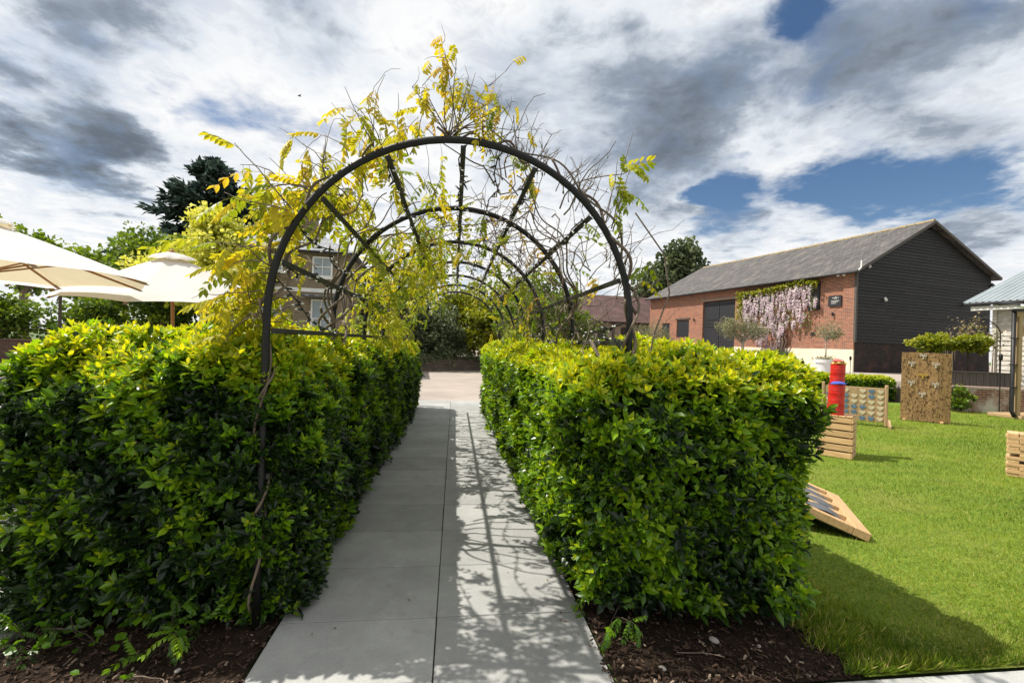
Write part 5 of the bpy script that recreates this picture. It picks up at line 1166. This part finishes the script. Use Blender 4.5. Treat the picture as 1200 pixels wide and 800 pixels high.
# ---------------------------------------------------------------- lawn games
def crate():
    root = thing('wooden_crate', 'slatted wooden crate stand under the red tins', 'crate', (6.40, 6.78, 0), R(-50)); s_ = .46; h = .66
    for z in np.linspace(.05, h-.05, 6):
        for a in range(4):
            rot = np.array(Matrix.Rotation(a*PI/2, 3, 'Z')); c = rot @ np.array((0, -s_/2, z)); MB().cbox(c, (s_+(.02 if a % 2 else -.02), .018, .088), .003, rot=rot).build('slat', M['pine'], root)
    for x in (-1, 1):
        for y in (-1, 1): MB().cbox((x*(s_/2-.03), y*(s_/2-.03), h/2), (.035, .035, h-.01)).build('corner_post', M['pine'], root)
    for k in range(5): MB().cbox((-s_/2+s_*(k+.5)/5, 0, h+.009), (s_/5-.008, s_+.03, .018), .003).build('top_slat', M['pine'], root)
crate()
def tins():
    h, r = .163, .105; rim = [(0, .006), (r*.92, .006), (r*.94, 0), (r*.96, .01), (r, .014), (r, h-.016), (r+.004, h-.012), (r+.004, h), (r-.004, h), (r-.004, h-.05), (0, h-.05)]
    me = MB().lathe(rim, n=28).mesh('tin', M['red']); z0 = .678
    # two columns: a short one in front on the left, a tall one behind it
    for nm, (x, y, nn) in (('short', (6.30, 6.69, 3)), ('tall', (6.44, 6.89, 5))):
        for k in range(nn):
            pos = ['lowest', 'second', 'third' if nm == 'tall' else 'topmost', 'fourth', 'topmost'][k]
            o = thing('red_tin', f'{pos} red tin of the {nm} column on the crate', 'tin', (x+(0 if nm == 'short' else .012*k)+random.uniform(-.006, .006), y, z0+h*k), random.uniform(0, 6), 'red tins stacked on the crate')
            link('tin_body', me, o); MB().lathe([(r+.001, h*.48), (r+.004, h*.5), (r+.001, h*.52)], n=28).build('seam_ring', M['red'], o)
    def bag(lab, x, y, z, mt, s=.085, rz=.4):
        mb = MB(); V = []; F = []; n = 9
        for i in range(n):
            for j in range(n):
                u, v = i/(n-1)*2-1, j/(n-1)*2-1; hh = .030*((1-u**4)*(1-v**4))**.5; V.append((u*s, v*s*.85, hh+.01*math.sin(3*u+2*v)))
        for i in range(n-1):
            for j in range(n-1): F.append((i*n+j, (i+1)*n+j, (i+1)*n+j+1, i*n+j+1))
        m_ = len(V); mb.add(V+[(a, b, -.4*c) for a, b, c in V], F+[tuple(m_+q for q in f[::-1]) for f in F]); mb.build('bean_bag', mt, None, True, loc=(x, y, z), rot=(0, 0, rz), label=lab, cat='bean bag')
    bag('blue bean bag on top of the short tin column', 6.31, 6.69, z0+3*h+.012, M['bluebag'], .10); bag('yellow bean bag under the red one on the tall tin column', 6.49, 6.88, z0+5*h+.012, M['yellowbag'], .095, .2); bag('red bean bag topping the tall tin column', 6.49, 6.89, z0+5*h+.05, M['redbag'], .088, .9)
tins()
def connect_four():
    root = thing('four_in_a_row', 'big wooden four in a row board with heart discs', 'game', (9.67, 9.84, 0), R(-38.6)); W_, H_ = 1.16, .80; z0 = .10
    MB().cbox((0, 0, z0+H_/2), (W_, .07, H_), .006).build('board', M['oak'], root)
    t = np.linspace(0, 2*PI, 25)[:-1]; hx = 16*np.sin(t)**3; hy = 13*np.cos(t)-5*np.cos(2*t)-2*np.cos(3*t)-np.cos(4*t); sc_ = .060/16
    def heart(mt):
        mb = MB(); k = len(t); v = [(hx[i]*sc_, -.006, hy[i]*sc_) for i in range(k)]+[(hx[i]*sc_, .006, hy[i]*sc_) for i in range(k)]+[(0, -.006, 0), (0, .006, 0)]
        mb.add(v, [(i, (i+1) % k, 2*k) for i in range(k)]+[(k+(i+1) % k, k+i, 2*k+1) for i in range(k)]); mb.f[4].append(np.array([(i, k+i, k+(i+1) % k, (i+1) % k) for i in range(k)])); return mb.mesh('heart_disc', M[mt])
    hb, hc = heart('heartblue'), heart('heartcream')
    rows = ['0100110', '0110010', '0010000', '0011100', '0111010', '1010110']; rows = ['.bcxcbc', 'bbbccbc', 'ccbcccc', 'bcbbbcc', 'cbbbccc', 'bcbcbbc']
    for r in range(6):
        for c in range(7):
            if rows[r][c] in '.x': continue
            link('heart_disc', hb if rows[r][c] == 'b' else hc, root, (-W_/2+.085+.165*c, -.038, z0+H_-.085-.128*r))
    for s_ in (-1, 1):
        MB().cbox((s_*(W_/2+.03), 0, .50), (.06, .10, .96), .012).build('side_post', M['oak'], root)
        V = []; prof = [(-.28, 0), (-.28, .05), (-.20, .13), (-.08, .18), (.08, .18), (.20, .13), (.28, .05), (.28, 0), (.16, 0), (.1, .04), (-.1, .04), (-.16, 0)]
        f = MB(); k = len(prof); x0 = s_*(W_/2+.075)
        f.add([(x0-.02, y, z) for y, z in prof]+[(x0+.02, y, z) for y, z in prof], [(i, (i+1) % k, k+(i+1) % k, k+i) for i in range(k)])
        n0 = 0; f.f[3].append(np.array([(0, 1, 2), (0, 2, 11), (2, 10, 11), (2, 3, 10), (3, 4, 10), (4, 9, 10), (4, 5, 9), (5, 8, 9), (5, 6, 8), (6, 7, 8)])); f.f[3].append(np.array([(0, 1, 2), (0, 2, 11), (2, 10, 11), (2, 3, 10), (3, 4, 10), (4, 9, 10), (4, 5, 9), (5, 8, 9), (5, 6, 8), (6, 7, 8)])[:, ::-1]+k)
        f.build('foot', M['oak'], root)
connect_four()
def hook_board():
    root = thing('hook_board', 'tall brown flecked board with pale target hooks on the lawn', 'game', (11.80, 10.62, 0), R(-49.3)); h = 1.76
    MB().cbox((.355, 0, h/2+.02), (.71, .03, h), .004).build('panel', M['hookboard'], root)
    rot = np.array(Matrix.Rotation(R(14), 3, 'Z')); MB().cbox(np.array((.715, 0, h/2+.01))+rot @ np.array((.125, 0, 0)), (.245, .03, h), .004, rot=rot).build('side_panel', M['hookboard'], root)
    for x in (.08, .80): MB().cbox((x, -.02, .03), (.06, .09, .06), .006).build('foot', M['pine'], root)
    for i, (x, z) in enumerate(((.42, 1.70), (.20, 1.50), (.66, 1.49), (.42, 1.20), (.20, 1.00), (.66, .99), (.42, .72))):
        mt = M['gold' if i == 3 else 'rope']; hk = MB().cbox((x, -.025, z-.06), (.03, .02, .05), .003).build('hook', mt, root); mb = MB()
        for dx in ((-.05, .05) if i != 3 else (-.08, 0, .08)):
            a = np.linspace(0, 2*PI, 17); mb.tube(np.stack([x+dx*.8+.026*np.cos(a), np.full(17, -.035), z+.015+.026*np.sin(a)], 1), .006, 5)
        mb.tube([(x, -.03, z-.05), (x, -.06, z-.02), (x, -.05, z+.0)], .007, 5); mb.build('ring', mt, hk)
hook_board()
def block_tower():
    root = thing('block_tower', 'tower of stacked pale wooden blocks at the right edge', 'game', (8.27, 5.57, 0), R(-52)); bw_, bl, bh = .115, .345, .0475; me = MB().cbox((0, 0, 0), (bl-.002, bw_-.003, bh-.002), .004).mesh('block', M['pine'])
    for l in range(13):
        for k in range(3):
            if (l, k) in ((6, 0), (9, 2), (4, 1)): continue
            j = random.uniform(-.012, .012); o = (k-1)*bw_
            link('block', me, root, (j if l % 2 else o, o if l % 2 else j, bh*(l+.5)), rot=(0, 0, (0 if l % 2 else PI/2)+random.uniform(-.03, .03)))
block_tower()
def slot_game():
    """sloping wooden frame with cross slots, its low long edge on the grass"""
    a = Vector((3.80, 3.61, 0)); b = Vector((4.42, 4.63, 0)); L_ = (b-a).length; rz = math.atan2(b.y-a.y, b.x-a.x)
    root = thing('slot_board', 'sloping wooden slot game board lying on the lawn by the hedge', 'game', (a.x, a.y, 0), rz)
    tl = R(19); rot = np.array(Matrix.Rotation(tl, 3, 'X')); W_ = .82; th = .075
    def pc(x0, x1, y0, y1, nm, mt, z0=0, z1=th, par=root): MB().cbox(rot @ np.array(((x0+x1)/2, (y0+y1)/2, (z0+z1)/2)), (x1-x0, y1-y0, z1-z0), .005, rot=rot).build(nm, M[mt], par)
    pc(0, L_, 0, .13, 'front_rail', 'pine'); pc(0, L_, W_-.10, W_, 'back_rail', 'pine')
    nb = 4; bwid = .07; sl_ = (L_-bwid*(nb+1))/nb
    for k in range(nb+1): x = k*(bwid+sl_); pc(x, x+bwid, .132, W_-.102, 'cross_bar', 'pine')
    pc(.02, L_-.02, .1, W_-.05, 'base_board', 'blackpaint', -.016, -.004)
    for k in range(nb):
        x = bwid+k*(bwid+sl_); V = []; F = []; n = 12
        for i in range(n):
            t = i/(n-1); y = .15+(W_-.28)*t; z = .020+.062*math.sin(PI*min(1, t*1.25))+.010*math.sin(7*t+k)
            V += [(x+.012, y, z), (x+sl_-.012, y, z+.006)]
        F = [(2*i, 2*i+1, 2*i+3, 2*i+2) for i in range(n-1)]; m_ = len(V); V2 = V+[(p_, q_, r_-.008) for p_, q_, r_ in V]
        mb = MB().add(np.array(V2) @ rot.T, F+[tuple(m_+q for q in f[::-1]) for f in F]); mb.build('cloth_flap', M['slate_chip'], root)
    zt = math.sin(tl)*W_
    for x in (.08, L_-.08): MB().cbox((x, W_*math.cos(tl)-.06, zt/2-.01), (.05, .05, zt-.02)).build('leg', M['pine'], root)
slot_game()
def bird():
    root = thing('bird', 'tiny dark bird flying in the upper left sky', 'bird', (-14.2, 42.0, 22.7), R(40))
    MB().tube([(-.14, 0, 0), (-.05, 0, .02), (.08, 0, .02), (.16, 0, .0)], [.015, .05, .045, .01], 8).build('body', M['bird'], root, True)
    for s_ in (-1, 1): MB().add([(-.05, 0, .02), (.08, 0, .02), (.06, s_*.2, .09), (-.02, s_*.34, .05), (-.05, 0, .03), (.08, 0, .03), (.06, s_*.2, .10), (-.02, s_*.34, .055)], [(0, 1, 2, 3), (7, 6, 5, 4), (0, 3, 7, 4), (1, 5, 6, 2), (2, 6, 7, 3)]).build('wing', M['bird'], root)
bird()
